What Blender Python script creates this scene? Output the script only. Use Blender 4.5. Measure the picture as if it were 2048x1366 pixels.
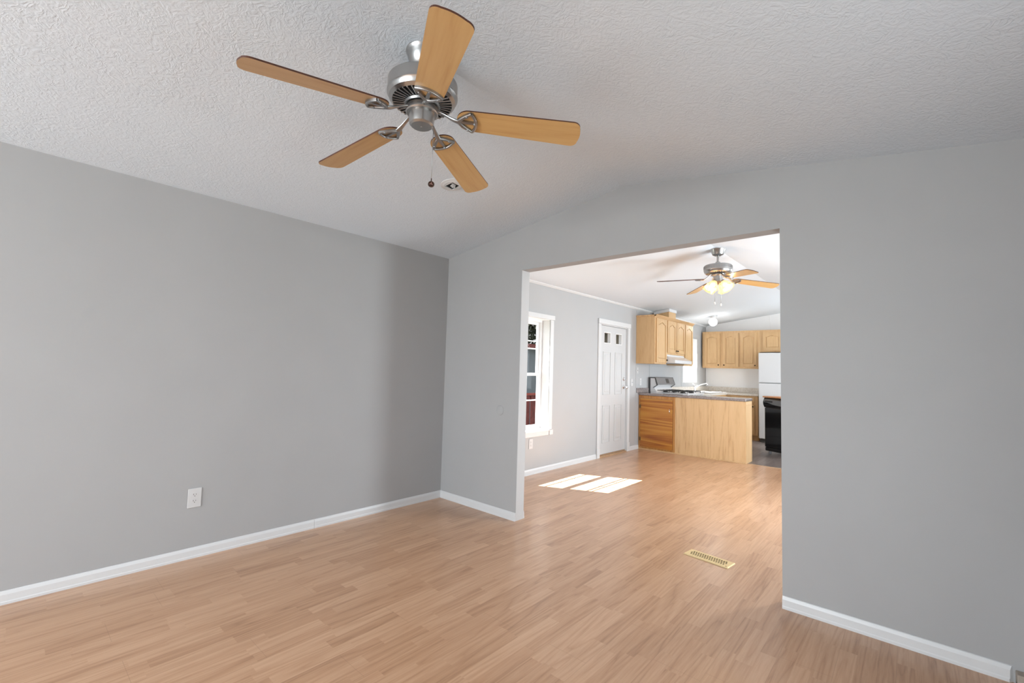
import bpy, bmesh, math, random
from math import sin, cos, pi, radians, sqrt, atan2
from mathutils import Vector, Matrix
random.seed(7)
for o in list(bpy.data.objects): bpy.data.objects.remove(o)
scn = bpy.context.scene
COL = scn.collection

# ------------------------------------------------------------------ camera
cam_d = bpy.data.cameras.new('camera'); cam = bpy.data.objects.new('camera', cam_d); COL.objects.link(cam)
F_PX, YAW, PITCH, ROLL = 905.766, -0.72654, 0.06122, 0.02814
cam_d.sensor_fit = 'HORIZONTAL'; cam_d.sensor_width = 36.0; cam_d.lens = 36.0 * F_PX / 2048
cam_d.clip_start = 0.02; cam_d.clip_end = 200
fw = Vector((sin(YAW) * cos(PITCH), cos(YAW) * cos(PITCH), sin(PITCH)))
r0 = Vector((cos(YAW), -sin(YAW), 0)); u0 = r0.cross(fw)
rr = r0 * cos(ROLL) + u0 * sin(ROLL); uu = -r0 * sin(ROLL) + u0 * cos(ROLL)
M = Matrix((rr, uu, -fw)).transposed().to_4x4()
M.translation = Vector((3.4493, -2.9014, 1.25))
cam.matrix_world = M
scn.camera = cam

# ------------------------------------------------------------------ exposure / colour
scn.view_settings.view_transform = 'Standard'
scn.view_settings.look = 'None'
scn.view_settings.exposure = 0.0
scn.view_settings.gamma = 1.0
scn.view_settings.use_curve_mapping = False

# ------------------------------------------------------------------ world (overcast-bright pale sky)
w = bpy.data.worlds.new('sky'); scn.world = w; w.use_nodes = True
wn = w.node_tree; wn.nodes.clear()
wo = wn.nodes.new('ShaderNodeOutputWorld'); bg = wn.nodes.new('ShaderNodeBackground')
bg.inputs[0].default_value = (0.90, 0.95, 1.0, 1); bg.inputs[1].default_value = 3.0
wn.links.new(bg.outputs[0], wo.inputs[0])

# ------------------------------------------------------------------ sun through the left windows
def add_light(name, kind, loc, energy, color=(1, 1, 1), direction=None, size=None, size_y=None, spread=None, radius=None):
    d = bpy.data.lights.new(name, kind); d.energy = energy; d.color = color
    o = bpy.data.objects.new(name, d); COL.objects.link(o); o.location = loc
    if direction is not None: o.rotation_euler = Vector(direction).to_track_quat('-Z', 'Y').to_euler()
    if kind == 'AREA':
        d.shape = 'RECTANGLE'; d.size = size; d.size_y = size_y or size
        if spread: d.spread = spread
    if radius is not None: d.shadow_soft_size = radius
    return o
sun = add_light('sun', 'SUN', (-6, -3, 9), 40.0, (1.0, 0.98, 0.94), (0.6726, 0.29, -1.0)); sun.data.angle = radians(0.1)

# daylight entering through the windows that lie outside the picture (each area light fills an opening; side and kitchen ones are added fill)
RW, RIDGE, HW, HA = 3.900, 1.908, 2.331, 2.592
HR = 2.308      # eaves height at the right wall
YB, YF = -6.20, 7.47
add_light('daylight_rear_window', 'AREA', (1.75, YB - 0.06, 1.35), 188, (0.87, 0.945, 1.0), (0, 1, -0.30), 2.3, 1.35)
add_light('side_window_fill', 'AREA', (RW + 0.06, -1.75, 1.30), 11, (0.875, 0.945, 1.0), (-1, 0, 0.35), 1.2, 1.2)  # added window light, evens out the left wall and ceiling
add_light('daylight_far_window', 'AREA', (RW + 0.06, 2.20, 1.25), 112, (0.875, 0.945, 1.0), (-1, 0, 0.0), 0.8, 1.4)
add_light('kitchen_window_fill', 'AREA', (RW + 0.06, 5.90, 1.35), 84, (0.875, 0.945, 1.0), (-1, 0, 0), 1.3, 1.2)  # added window light, brightens the kitchen end

# ================================================================== material helpers
def new_mat(name):
    m = bpy.data.materials.new(name); m.use_nodes = True
    nt = m.node_tree; b = nt.nodes.get('Principled BSDF'); return m, nt, b
def N(nt, typ, **kw):
    n = nt.nodes.new(typ)
    for k, v in kw.items(): setattr(n, k, v)
    return n
def math_n(nt, op, a=None, b=None, c=None):
    n = nt.nodes.new('ShaderNodeMath'); n.operation = op
    for i, v in enumerate((a, b, c)):
        if v is None: continue
        if isinstance(v, (int, float)): n.inputs[i].default_value = v
        else: nt.links.new(v, n.inputs[i])
    return n.outputs[0]
def simple(name, col, rough=0.5, metal=0.0, spec=0.5, noise=0.0, nscale=20, bump=0.0, bscale=200, coat=0.0, emit=None, estr=0.0):
    m, nt, b = new_mat(name)
    b.inputs['Base Color'].default_value = (*col, 1); b.inputs['Roughness'].default_value = rough
    b.inputs['Metallic'].default_value = metal; b.inputs['Specular IOR Level'].default_value = spec
    b.inputs['Coat Weight'].default_value = coat
    if emit:
        b.inputs['Emission Color'].default_value = (*emit, 1); b.inputs['Emission Strength'].default_value = estr
    tc = N(nt, 'ShaderNodeTexCoord')
    if noise > 0:
        t = N(nt, 'ShaderNodeTexNoise'); t.inputs['Scale'].default_value = nscale; t.inputs['Detail'].default_value = 4
        nt.links.new(tc.outputs['Object'], t.inputs['Vector'])
        r = N(nt, 'ShaderNodeValToRGB'); e = r.color_ramp.elements
        e[0].position = 0.3; e[1].position = 0.7
        e[0].color = (*[max(0, c * (1 - noise)) for c in col], 1); e[1].color = (*[min(1, c * (1 + noise)) for c in col], 1)
        nt.links.new(t.outputs['Fac'], r.inputs[0]); nt.links.new(r.outputs[0], b.inputs['Base Color'])
    if bump > 0:
        t = N(nt, 'ShaderNodeTexNoise'); t.inputs['Scale'].default_value = bscale; t.inputs['Detail'].default_value = 3
        nt.links.new(tc.outputs['Object'], t.inputs['Vector'])
        bp = N(nt, 'ShaderNodeBump'); bp.inputs['Strength'].default_value = bump; bp.inputs['Distance'].default_value = 0.002
        nt.links.new(t.outputs['Fac'], bp.inputs['Height']); nt.links.new(bp.outputs[0], b.inputs['Normal'])
    return m

def wood(name, light, mid, dark, axis='z', fine=90, coarse=7, rough=0.4, coat=0.15, lines=0.5, offset=0.0):
    """straight and cathedral grain running along one axis"""
    m, nt, b = new_mat(name)
    tc = N(nt, 'ShaderNodeTexCoord')
    mp = N(nt, 'ShaderNodeMapping'); sc = {'x': (0.07, 1, 1), 'y': (1, 0.07, 1), 'z': (1, 1, 0.07)}[axis]
    mp.inputs['Scale'].default_value = sc; mp.inputs['Location'].default_value = (offset, offset * 1.7, offset * .6)
    nt.links.new(tc.outputs['Object'], mp.inputs[0])
    n1 = N(nt, 'ShaderNodeTexNoise'); n1.inputs['Scale'].default_value = coarse; n1.inputs['Detail'].default_value = 2
    n1.inputs['Distortion'].default_value = 0.6
    n2 = N(nt, 'ShaderNodeTexNoise'); n2.inputs['Scale'].default_value = fine; n2.inputs['Detail'].default_value = 5
    nt.links.new(mp.outputs[0], n1.inputs[0]); nt.links.new(mp.outputs[0], n2.inputs[0])
    ring = math_n(nt, 'PINGPONG', math_n(nt, 'MULTIPLY', n1.outputs['Fac'], 14.0), 1.0)
    mixv = math_n(nt, 'ADD', math_n(nt, 'MULTIPLY', ring, lines), math_n(nt, 'MULTIPLY', n2.outputs['Fac'], 1.0 - lines * .5))
    r = N(nt, 'ShaderNodeValToRGB'); e = r.color_ramp.elements
    e[0].position = 0.25; e[0].color = (*dark, 1); e[1].position = 1.0; e[1].color = (*light, 1)
    x = e.new(0.55); x.color = (*mid, 1)
    nt.links.new(mixv, r.inputs[0]); nt.links.new(r.outputs[0], b.inputs['Base Color'])
    b.inputs['Roughness'].default_value = rough; b.inputs['Coat Weight'].default_value = coat; b.inputs['Coat Roughness'].default_value = 0.25
    return m

def plank_floor(name, ramp, strip_w, strip_l, plank_rows, rough, grain=0.22, coat=0.0):
    m, nt, b = new_mat(name)
    geo = N(nt, 'ShaderNodeNewGeometry'); sep = N(nt, 'ShaderNodeSeparateXYZ'); nt.links.new(geo.outputs['Position'], sep.inputs[0])
    X = math_n(nt, 'ADD', sep.outputs[0], 10.0); Y = math_n(nt, 'ADD', sep.outputs[1], 20.0)
    xr = math_n(nt, 'DIVIDE', X, strip_w); row = math_n(nt, 'FLOOR', xr)
    wn1 = N(nt, 'ShaderNodeTexWhiteNoise', noise_dimensions='1D'); nt.links.new(row, wn1.inputs['W'])
    off = math_n(nt, 'MULTIPLY', wn1.outputs['Value'], strip_l * 7)
    # uneven strip lengths: warp y a little per row
    yy = math_n(nt, 'ADD', Y, off)
    warp = math_n(nt, 'MULTIPLY', math_n(nt, 'SINE', math_n(nt, 'MULTIPLY', yy, 5.1)), strip_l * 0.22)
    yc = math_n(nt, 'DIVIDE', math_n(nt, 'ADD', yy, warp), strip_l); cell = math_n(nt, 'FLOOR', yc)
    cv = N(nt, 'ShaderNodeCombineXYZ'); nt.links.new(row, cv.inputs[0]); nt.links.new(cell, cv.inputs[1])
    wn2 = N(nt, 'ShaderNodeTexWhiteNoise', noise_dimensions='2D'); nt.links.new(cv.outputs[0], wn2.inputs['Vector'])
    rnd = wn2.outputs['Value']
    # grain coordinates
    gv = N(nt, 'ShaderNodeCombineXYZ')
    nt.links.new(math_n(nt, 'ADD', X, math_n(nt, 'MULTIPLY', rnd, 9.0)), gv.inputs[0])
    nt.links.new(math_n(nt, 'MULTIPLY', Y, 0.055), gv.inputs[1]); nt.links.new(math_n(nt, 'MULTIPLY', rnd, 31.0), gv.inputs[2])
    g1 = N(nt, 'ShaderNodeTexNoise'); g1.inputs['Scale'].default_value = 150; g1.inputs['Detail'].default_value = 4
    g2 = N(nt, 'ShaderNodeTexNoise'); g2.inputs['Scale'].default_value = 11; g2.inputs['Detail'].default_value = 1.5; g2.inputs['Distortion'].default_value = .5
    nt.links.new(gv.outputs[0], g1.inputs[0]); nt.links.new(gv.outputs[0], g2.inputs[0])
    ring = math_n(nt, 'PINGPONG', math_n(nt, 'MULTIPLY', g2.outputs['Fac'], 16.0), 1.0)
    ring = math_n(nt, 'POWER', ring, 0.45)
    v = math_n(nt, 'ADD', math_n(nt, 'MULTIPLY', rnd, 0.33), math_n(nt, 'ADD', math_n(nt, 'MULTIPLY', g1.outputs['Fac'], grain * 1.6), math_n(nt, 'MULTIPLY', ring, grain)))
    r = N(nt, 'ShaderNodeValToRGB'); e = r.color_ramp.elements
    e[0].position = 0.15; e[0].color = (*ramp[0], 1); e[1].position = 1.0; e[1].color = (*ramp[2], 1); x = e.new(0.55); x.color = (*ramp[1], 1)
    nt.links.new(v, r.inputs[0])
    # seams between whole planks
    pr = math_n(nt, 'FRACT', math_n(nt, 'DIVIDE', X, strip_w * plank_rows))
    s1 = math_n(nt, 'LESS_THAN', pr, 0.007)
    prow = math_n(nt, 'FLOOR', math_n(nt, 'DIVIDE', X, strip_w * plank_rows))
    wn3 = N(nt, 'ShaderNodeTexWhiteNoise', noise_dimensions='1D'); nt.links.new(prow, wn3.inputs['W'])
    pe = math_n(nt, 'FRACT', math_n(nt, 'ADD', math_n(nt, 'DIVIDE', Y, 1.2), wn3.outputs['Value']))
    s2 = math_n(nt, 'LESS_THAN', pe, 0.0013)
    seam = math_n(nt, 'MAXIMUM', s1, s2)
    mx = N(nt, 'ShaderNodeMix', data_type='RGBA'); mx.inputs['B'].default_value = (*[c * .45 for c in ramp[0]], 1)
    nt.links.new(math_n(nt, 'MULTIPLY', seam, 0.3), mx.inputs['Factor']); nt.links.new(r.outputs[0], mx.inputs['A'])
    nt.links.new(mx.outputs['Result'], b.inputs['Base Color'])
    b.inputs['Roughness'].default_value = rough; b.inputs['Specular IOR Level'].default_value = 0.5
    b.inputs['Coat Weight'].default_value = coat; b.inputs['Coat Roughness'].default_value = 0.22
    bp = N(nt, 'ShaderNodeBump'); bp.inputs['Strength'].default_value = 0.12; bp.inputs['Distance'].default_value = 0.0008
    nt.links.new(g1.outputs['Fac'], bp.inputs['Height']); nt.links.new(bp.outputs[0], b.inputs['Normal'])
    return m

def ceiling_mat(name, col, strength):
    m, nt, b = new_mat(name); b.inputs['Base Color'].default_value = (*col, 1); b.inputs['Roughness'].default_value = 0.85
    b.inputs['Specular IOR Level'].default_value = 0.2
    tc = N(nt, 'ShaderNodeTexCoord')
    n0 = N(nt, 'ShaderNodeTexNoise'); n0.inputs['Scale'].default_value = 5; n0.inputs['Detail'].default_value = 2
    n1 = N(nt, 'ShaderNodeTexNoise'); n1.inputs['Scale'].default_value = 34; n1.inputs['Detail'].default_value = 5; n1.inputs['Distortion'].default_value = 1.6
    n2 = N(nt, 'ShaderNodeTexNoise'); n2.inputs['Scale'].default_value = 16; n2.inputs['Detail'].default_value = 3; n2.inputs['Distortion'].default_value = 2.5
    for n in (n0, n1, n2): nt.links.new(tc.outputs['Object'], n.inputs[0])
    ridge = math_n(nt, 'SUBTRACT', 1.0, math_n(nt, 'MULTIPLY', math_n(nt, 'ABSOLUTE', math_n(nt, 'SUBTRACT', n2.outputs['Fac'], 0.5)), 9.0))
    ridge = math_n(nt, 'MAXIMUM', ridge, 0.0)
    hgt = math_n(nt, 'ADD', math_n(nt, 'MULTIPLY', ridge, math_n(nt, 'MULTIPLY', n0.outputs['Fac'], .55)), n1.outputs['Fac'])
    bp = N(nt, 'ShaderNodeBump'); bp.inputs['Strength'].default_value = strength; bp.inputs['Distance'].default_value = 0.006
    nt.links.new(hgt, bp.inputs['Height']); nt.links.new(bp.outputs[0], b.inputs['Normal'])
    return m

def brushed(name, col=(0.44, 0.437, 0.43), rough=0.32):
    m, nt, b = new_mat(name); b.inputs['Metallic'].default_value = 1.0; b.inputs['Base Color'].default_value = (*col, 1)
    tc = N(nt, 'ShaderNodeTexCoord'); mp = N(nt, 'ShaderNodeMapping'); mp.inputs['Scale'].default_value = (4, 4, 400)
    n = N(nt, 'ShaderNodeTexNoise'); n.inputs['Scale'].default_value = 3; n.inputs['Detail'].default_value = 3
    nt.links.new(tc.outputs['Object'], mp.inputs[0]); nt.links.new(mp.outputs[0], n.inputs[0])
    nt.links.new(math_n(nt, 'ADD', math_n(nt, 'MULTIPLY', n.outputs['Fac'], 0.2), rough - .1), b.inputs['Roughness'])
    return m

def speckle(name, cols, scale=260, rough=0.3, coat=0.2):
    m, nt, b = new_mat(name); tc = N(nt, 'ShaderNodeTexCoord')
    v = N(nt, 'ShaderNodeTexNoise'); v.inputs['Scale'].default_value = scale; v.inputs['Detail'].default_value = 6
    v2 = N(nt, 'ShaderNodeTexNoise'); v2.inputs['Scale'].default_value = scale * .16; v2.inputs['Detail'].default_value = 4
    for n in (v, v2): nt.links.new(tc.outputs['Object'], n.inputs[0])
    f = math_n(nt, 'ADD', math_n(nt, 'MULTIPLY', v.outputs['Fac'], .6), math_n(nt, 'MULTIPLY', v2.outputs['Fac'], .4))
    r = N(nt, 'ShaderNodeValToRGB'); e = r.color_ramp.elements
    e[0].position = .38; e[0].color = (*cols[0], 1); e[1].position = .62; e[1].color = (*cols[2], 1); x = e.new(.5); x.color = (*cols[1], 1)
    nt.links.new(f, r.inputs[0]); nt.links.new(r.outputs[0], b.inputs['Base Color'])
    b.inputs['Roughness'].default_value = rough; b.inputs['Coat Weight'].default_value = coat
    return m

def glass_mat(name, tint=(1, 1, 1), refl=0.08):
    m = bpy.data.materials.new(name); m.use_nodes = True; nt = m.node_tree; nt.nodes.clear()
    o = N(nt, 'ShaderNodeOutputMaterial'); t = N(nt, 'ShaderNodeBsdfTransparent'); g = N(nt, 'ShaderNodeBsdfGlossy'); mx = N(nt, 'ShaderNodeMixShader')
    t.inputs[0].default_value = (*tint, 1); g.inputs['Roughness'].default_value = 0.02
    fr = N(nt, 'ShaderNodeFresnel'); fr.inputs[0].default_value = 1.45
    ge = N(nt, 'ShaderNodeNewGeometry')
    nt.links.new(math_n(nt, 'MULTIPLY', math_n(nt, 'MULTIPLY', fr.outputs[0], refl * 8), math_n(nt, 'SUBTRACT', 1.0, ge.outputs['Backfacing'])), mx.inputs[0])
    nt.links.new(t.outputs[0], mx.inputs[1]); nt.links.new(g.outputs[0], mx.inputs[2]); nt.links.new(mx.outputs[0], o.inputs[0])
    return m

# ------------------------------------------------------------------ materials
M_wall = simple('near_wall_grey_paint', (0.392, 0.393, 0.394), 0.75, spec=0.25, noise=0.015, nscale=3, bump=0.08, bscale=180)
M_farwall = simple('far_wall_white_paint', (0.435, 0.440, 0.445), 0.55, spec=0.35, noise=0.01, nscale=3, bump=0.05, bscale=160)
M_backwall = simple('kitchen_wall_bounce_white', (0.84, 0.845, 0.85), 0.5, spec=0.35, noise=0.01, nscale=3)  # lighter than the far wall: counter bounce light put into the colour
M_trim = simple('white_trim_paint', (0.65, 0.655, 0.66), 0.35, spec=0.45)
M_winwhite = simple('white_vinyl', (0.80, 0.80, 0.80), 0.35)
M_doorw = simple('white_door_paint', (0.56, 0.565, 0.57), 0.4)
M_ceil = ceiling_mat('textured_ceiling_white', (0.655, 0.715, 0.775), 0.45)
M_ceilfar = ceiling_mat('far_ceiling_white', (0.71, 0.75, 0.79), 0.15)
M_floor = plank_floor('oak_laminate', [(0.30, 0.148, 0.075), (0.49, 0.275, 0.155), (0.62, 0.38, 0.235)], 0.0665, 0.42, 3, 0.28, 0.34, 0.28)
M_vinyl = plank_floor('grey_wood_vinyl', [(0.09, 0.07, 0.062), (0.20, 0.165, 0.15), (0.36, 0.31, 0.29)], 0.15, 0.9, 1, 0.35)
M_oak = wood('maple_cabinet_wood', (0.64, 0.43, 0.225), (0.585, 0.375, 0.185), (0.51, 0.31, 0.145), 'z', 110, 4, .5, .06, .25)
M_oakx = wood('maple_cabinet_wood_rail', (0.66, 0.43, 0.225), (0.575, 0.355, 0.17), (0.46, 0.265, 0.115), 'y', 70, 6, .42, .2, .35)
M_panel = wood('light_oak_panel', (0.66, 0.44, 0.235), (0.61, 0.395, 0.20), (0.47, 0.275, 0.125), 'z', 110, 4.5, .45, .05, .35)
M_ply = wood('amber_plywood', (0.50, 0.225, 0.035), (0.40, 0.145, 0.018), (0.24, 0.06, 0.008), 'x', 30, 4.0, .3, .4, .75, 2.1)
M_plyframe = wood('amber_fir_frame', (0.50, 0.24, 0.07), (0.43, 0.19, 0.045), (0.33, 0.12, 0.022), 'z', 60, 6, .35, .3, .4)
M_blade = wood('maple_fan_blade', (0.56, 0.35, 0.145), (0.515, 0.31, 0.12), (0.45, 0.25, 0.085), 'x', 90, 6, .36, .25, .35)
M_bladetop = simple('walnut_blade_edge', (0.075, 0.022, 0.010), .4, noise=.2, nscale=30)
M_nickel = brushed('brushed_nickel')
M_nickel2 = brushed('satin_nickel_cast', (0.36, 0.36, 0.36), 0.36)
M_chrome = simple('chrome', (0.8, 0.8, 0.82), 0.12, metal=1.0)
M_black = simple('black_void', (0.008, 0.008, 0.009), 0.5)
M_dark = simple('dark_slot', (0.02, 0.02, 0.02), 0.6)
M_blackgloss = simple('black_enamel', (0.006, 0.006, 0.007), 0.16, coat=.5)
M_panelgrey = simple('dishwasher_control_grey', (0.12, 0.12, 0.12), 0.3)
M_appl = simple('white_appliance_enamel', (0.68, 0.68, 0.685), 0.25, coat=.4)
M_stovegrey = simple('stove_control_grey', (0.20, 0.20, 0.205), 0.35, noise=.1, nscale=60)
M_stovedark = simple('stove_dark_trim', (0.06, 0.06, 0.062), 0.4)
M_iron = simple('cast_iron_grate', (0.02, 0.018, 0.017), 0.5)
M_counterdk = speckle('grey_brown_laminate', [(0.14, 0.11, 0.10), (0.24, 0.20, 0.19), (0.36, 0.31, 0.29)], rough=0.2, coat=.5)
M_counterlt = speckle('beige_speckled_laminate', [(0.52, 0.46, 0.38), (0.68, 0.63, 0.56), (0.78, 0.75, 0.70)])
M_brass = simple('brass_cream_register', (0.78, 0.60, 0.32), 0.55, metal=.25, noise=.1, nscale=120)
M_brassdk = simple('register_slot_shadow', (0.20, 0.12, 0.03), 0.5)
M_plastic = simple('white_plastic_plate', (0.60, 0.60, 0.60), 0.35)
M_knobdk = simple('dark_bronze_knob', (0.035, 0.022, 0.012), 0.3, metal=.7)
M_woodtop = simple('orange_wood_top', (0.55, 0.25, 0.11), 0.4, noise=.2, nscale=25)
M_beige = simple('beige_vinyl_strip', (0.36, 0.31, 0.26), 0.6, noise=.1, nscale=60)
M_thresh = simple('tan_threshold', (0.42, 0.27, 0.16), 0.45, noise=.15, nscale=40)
M_glass = glass_mat('window_glass', refl=0.015)
M_lace = simple('lilac_curtained_glass', (0.62, 0.55, 0.66), 0.6)
M_hinge = simple('old_brass_hinge', (0.16, 0.11, 0.06), .4, metal=.8)
M_fob = simple('dark_wood_fob', (0.035, 0.014, 0.008), .3, coat=.4)
M_inlay = simple('pinkish_inlay', (0.30, 0.17, 0.15), .4)
M_caster = simple('caster_plastic', (0.25, 0.25, 0.26), .4)
# outdoors
M_redwood = simple('red_stained_deck_wood', (0.16, 0.035, 0.03), .7, noise=.35, nscale=14)
M_redrail = simple('orange_red_rail', (0.30, 0.055, 0.035), .6, noise=.1, nscale=20)  # brighter orange-red than the other deck wood
M_siding = simple('pale_blue_grey_siding', (0.17, 0.20, 0.23), .9, spec=.1, noise=.04, nscale=4)
M_roof = simple('grey_shingle', (0.05, 0.05, 0.055), .8, noise=.3, nscale=30)
M_leaf = simple('tree_leaves', (0.020, 0.026, 0.013), .6, noise=.5, nscale=3)
M_bark = simple('bark', (0.05, 0.035, 0.025), .9, noise=.4, nscale=12)
M_ground = simple('lawn', (0.030, 0.038, 0.018), .9, noise=.3, nscale=6)
M_house2 = simple('tan_siding', (0.12, 0.10, 0.075), .7, noise=.1, nscale=5)

# shade glass: frosted, lit from the bulb inside
def shade_mat():
    m = bpy.data.materials.new('frosted_amber_shade'); m.use_nodes = True; nt = m.node_tree; nt.nodes.clear()
    o = N(nt, 'ShaderNodeOutputMaterial'); t = N(nt, 'ShaderNodeBsdfTranslucent'); d = N(nt, 'ShaderNodeBsdfDiffuse'); g = N(nt, 'ShaderNodeBsdfGlossy')
    tr = N(nt, 'ShaderNodeBsdfTransparent')
    t.inputs[0].default_value = (1.0, 0.70, 0.33, 1); d.inputs[0].default_value = (0.8, 0.58, 0.32, 1); g.inputs['Roughness'].default_value = .2
    a = N(nt, 'ShaderNodeMixShader'); a.inputs[0].default_value = .45; nt.links.new(t.outputs[0], a.inputs[1]); nt.links.new(d.outputs[0], a.inputs[2])
    b = N(nt, 'ShaderNodeMixShader'); b.inputs[0].default_value = .06; nt.links.new(a.outputs[0], b.inputs[1]); nt.links.new(g.outputs[0], b.inputs[2])
    c = N(nt, 'ShaderNodeMixShader'); c.inputs[0].default_value = .25; nt.links.new(b.outputs[0], c.inputs[1]); nt.links.new(tr.outputs[0], c.inputs[2])
    nt.links.new(c.outputs[0], o.inputs[0]); return m
M_shade = shade_mat()
M_bulb = simple('lit_bulb', (1, .9, .7), .5, emit=(1.0, 0.82, 0.50), estr=14)
M_globe = simple('lit_opal_globe', (.9, .9, .9), .3, emit=(1, 1, 1), estr=1.4)

# ================================================================== geometry helpers
class G:
    """collects shapes into one mesh"""
    def __init__(s): s.bm = bmesh.new(); s.mi = 0
    def _tag(s, fs):
        for f in fs: f.material_index = s.mi
    def box(s, a, b, bev=0.0, seg=2, mat=None):
        a, b = [min(p, q) for p, q in zip(a, b)], [max(p, q) for p, q in zip(a, b)]
        t = bmesh.new(); bmesh.ops.create_cube(t, size=1)
        for v in t.verts:
            v.co = Vector([(a[i] + b[i]) / 2 + v.co[i] * (b[i] - a[i]) for i in range(3)])
        if bev > 0:
            bev = min(bev, min(b[i] - a[i] for i in range(3)) * .45)
            bmesh.ops.bevel(t, geom=list(t.edges), offset=bev, segments=seg, affect='EDGES', profile=.5)
        if mat is not None: bmesh.ops.transform(t, matrix=mat, verts=t.verts)
        return s.merge(t)
    def merge(s, t):
        vm = {v: s.bm.verts.new(v.co) for v in t.verts}
        for f in t.faces:
            try: nf = s.bm.faces.new([vm[v] for v in f.verts]); nf.material_index = s.mi; nf.smooth = f.smooth
            except ValueError: pass
        t.free(); return s
    def prism(s, poly, h0, h1, frame=None, bev=0.0, seg=2):
        """poly: 2D points (u,v), extruded from h0 to h1 along w; frame: Matrix mapping (u,v,w)->xyz"""
        t = bmesh.new()
        va = [t.verts.new((p[0], p[1], h0)) for p in poly]; vb = [t.verts.new((p[0], p[1], h1)) for p in poly]
        t.faces.new(list(reversed(va))); t.faces.new(vb); n = len(poly)
        for i in range(n): t.faces.new((va[i], va[(i + 1) % n], vb[(i + 1) % n], vb[i]))
        if bev > 0:
            es = [e for e in t.edges if (e.verts[0] in vb and e.verts[1] in vb)]
            bmesh.ops.bevel(t, geom=es, offset=bev, segments=seg, affect='EDGES')
        if frame is not None: bmesh.ops.transform(t, matrix=frame, verts=t.verts)
        bmesh.ops.recalc_face_normals(t, faces=t.faces)
        return s.merge(t)
    def lathe(s, prof, c=(0, 0, 0), seg=40, mat=None, smooth=True):
        """prof: (r,z) list"""
        t = bmesh.new(); rings = []
        for r, z in prof:
            if r < 1e-6: rings.append([t.verts.new((0, 0, z))])
            else: rings.append([t.verts.new((r * cos(2 * pi * k / seg), r * sin(2 * pi * k / seg), z)) for k in range(seg)])
        for a, b in zip(rings, rings[1:]):
            for k in range(seg):
                k2 = (k + 1) % seg
                if len(a) == 1 and len(b) == 1: continue
                if len(a) == 1: f = t.faces.new((a[0], b[k], b[k2]))
                elif len(b) == 1: f = t.faces.new((a[k], a[k2], b[0]))
                else: f = t.faces.new((a[k], a[k2], b[k2], b[k]))
                f.smooth = smooth
        bmesh.ops.recalc_face_normals(t, faces=t.faces)
        if mat is not None: bmesh.ops.transform(t, matrix=mat, verts=t.verts)
        bmesh.ops.translate(t, vec=Vector(c), verts=t.verts)
        return s.merge(t)
    def tube(s, pts, r, seg=10, flat=1.0, closed=False, up=(0, 0, 1)):
        t = bmesh.new(); pts = [Vector(p) for p in pts]; n = len(pts); rings = []
        rs = r if isinstance(r, (list, tuple)) else [r] * n
        for i, p in enumerate(pts):
            if closed: d = pts[(i + 1) % n] - pts[i - 1]
            else: d = pts[min(i + 1, n - 1)] - pts[max(i - 1, 0)]
            d.normalize(); upv = Vector(up)
            if abs(d.dot(upv)) > .95: upv = Vector((1, 0, 0)) if abs(d.x) < .9 else Vector((0, 1, 0))
            a = d.cross(upv).normalized(); b = a.cross(d).normalized()
            rings.append([t.verts.new(p + a * rs[i] * cos(2 * pi * k / seg) + b * rs[i] * flat * sin(2 * pi * k / seg)) for k in range(seg)])
        pairs = list(zip(rings, rings[1:])) + ([(rings[-1], rings[0])] if closed else [])
        for A, Bq in pairs:
            for k in range(seg):
                f = t.faces.new((A[k], A[(k + 1) % seg], Bq[(k + 1) % seg], Bq[k])); f.smooth = True
        if not closed: t.faces.new(list(reversed(rings[0]))); t.faces.new(rings[-1])
        bmesh.ops.recalc_face_normals(t, faces=t.faces)
        return s.merge(t)
    def quad(s, pts):
        f = s.bm.faces.new([s.bm.verts.new(p) for p in pts]); f.material_index = s.mi; return s
    def build(s, name, mats, parent=None, origin=(0, 0, 0), label=None):
        me = bpy.data.meshes.new(name); bmesh.ops.translate(s.bm, vec=-Vector(origin), verts=s.bm.verts)
        for e in s.bm.edges:
            if len(e.link_faces) == 2 and e.calc_face_angle(0) > radians(32): e.smooth = False
        s.bm.to_mesh(me); s.bm.free()
        for m in (mats if isinstance(mats, (list, tuple)) else [mats]): me.materials.append(m)
        o = bpy.data.objects.new(name, me); COL.objects.link(o)
        if parent is not None: o.parent = parent
        else: o.location = origin
        if label: o['label'] = label
        return o

def tag(o, label=None, cat=None, group=None, kind=None):
    if label: o['label'] = label
    if cat: o['category'] = cat
    if group: o['group'] = group
    if kind: o['kind'] = kind
    return o
def thing(name, label, cat, loc=(0, 0, 0), rz=0.0, group=None, kind=None):
    o = bpy.data.objects.new(name, None); COL.objects.link(o); o.empty_display_size = .1
    o.location = loc; o.rotation_euler = (0, 0, rz); return tag(o, label, cat, group, kind)
def struct(o, label=None): return tag(o, label, None, None, 'structure')
def copy_tree(o, parent=None):
    c = o.copy(); COL.objects.link(c); c.parent = parent
    for ch in [x for x in bpy.data.objects if x.parent == o]: copy_tree(ch, c)
    return c
def ceil_z(x): return HW + (HA - HW) * x / RIDGE if x <= RIDGE else HR + (HA - HR) * (RW - x) / (RW - RIDGE)

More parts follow.
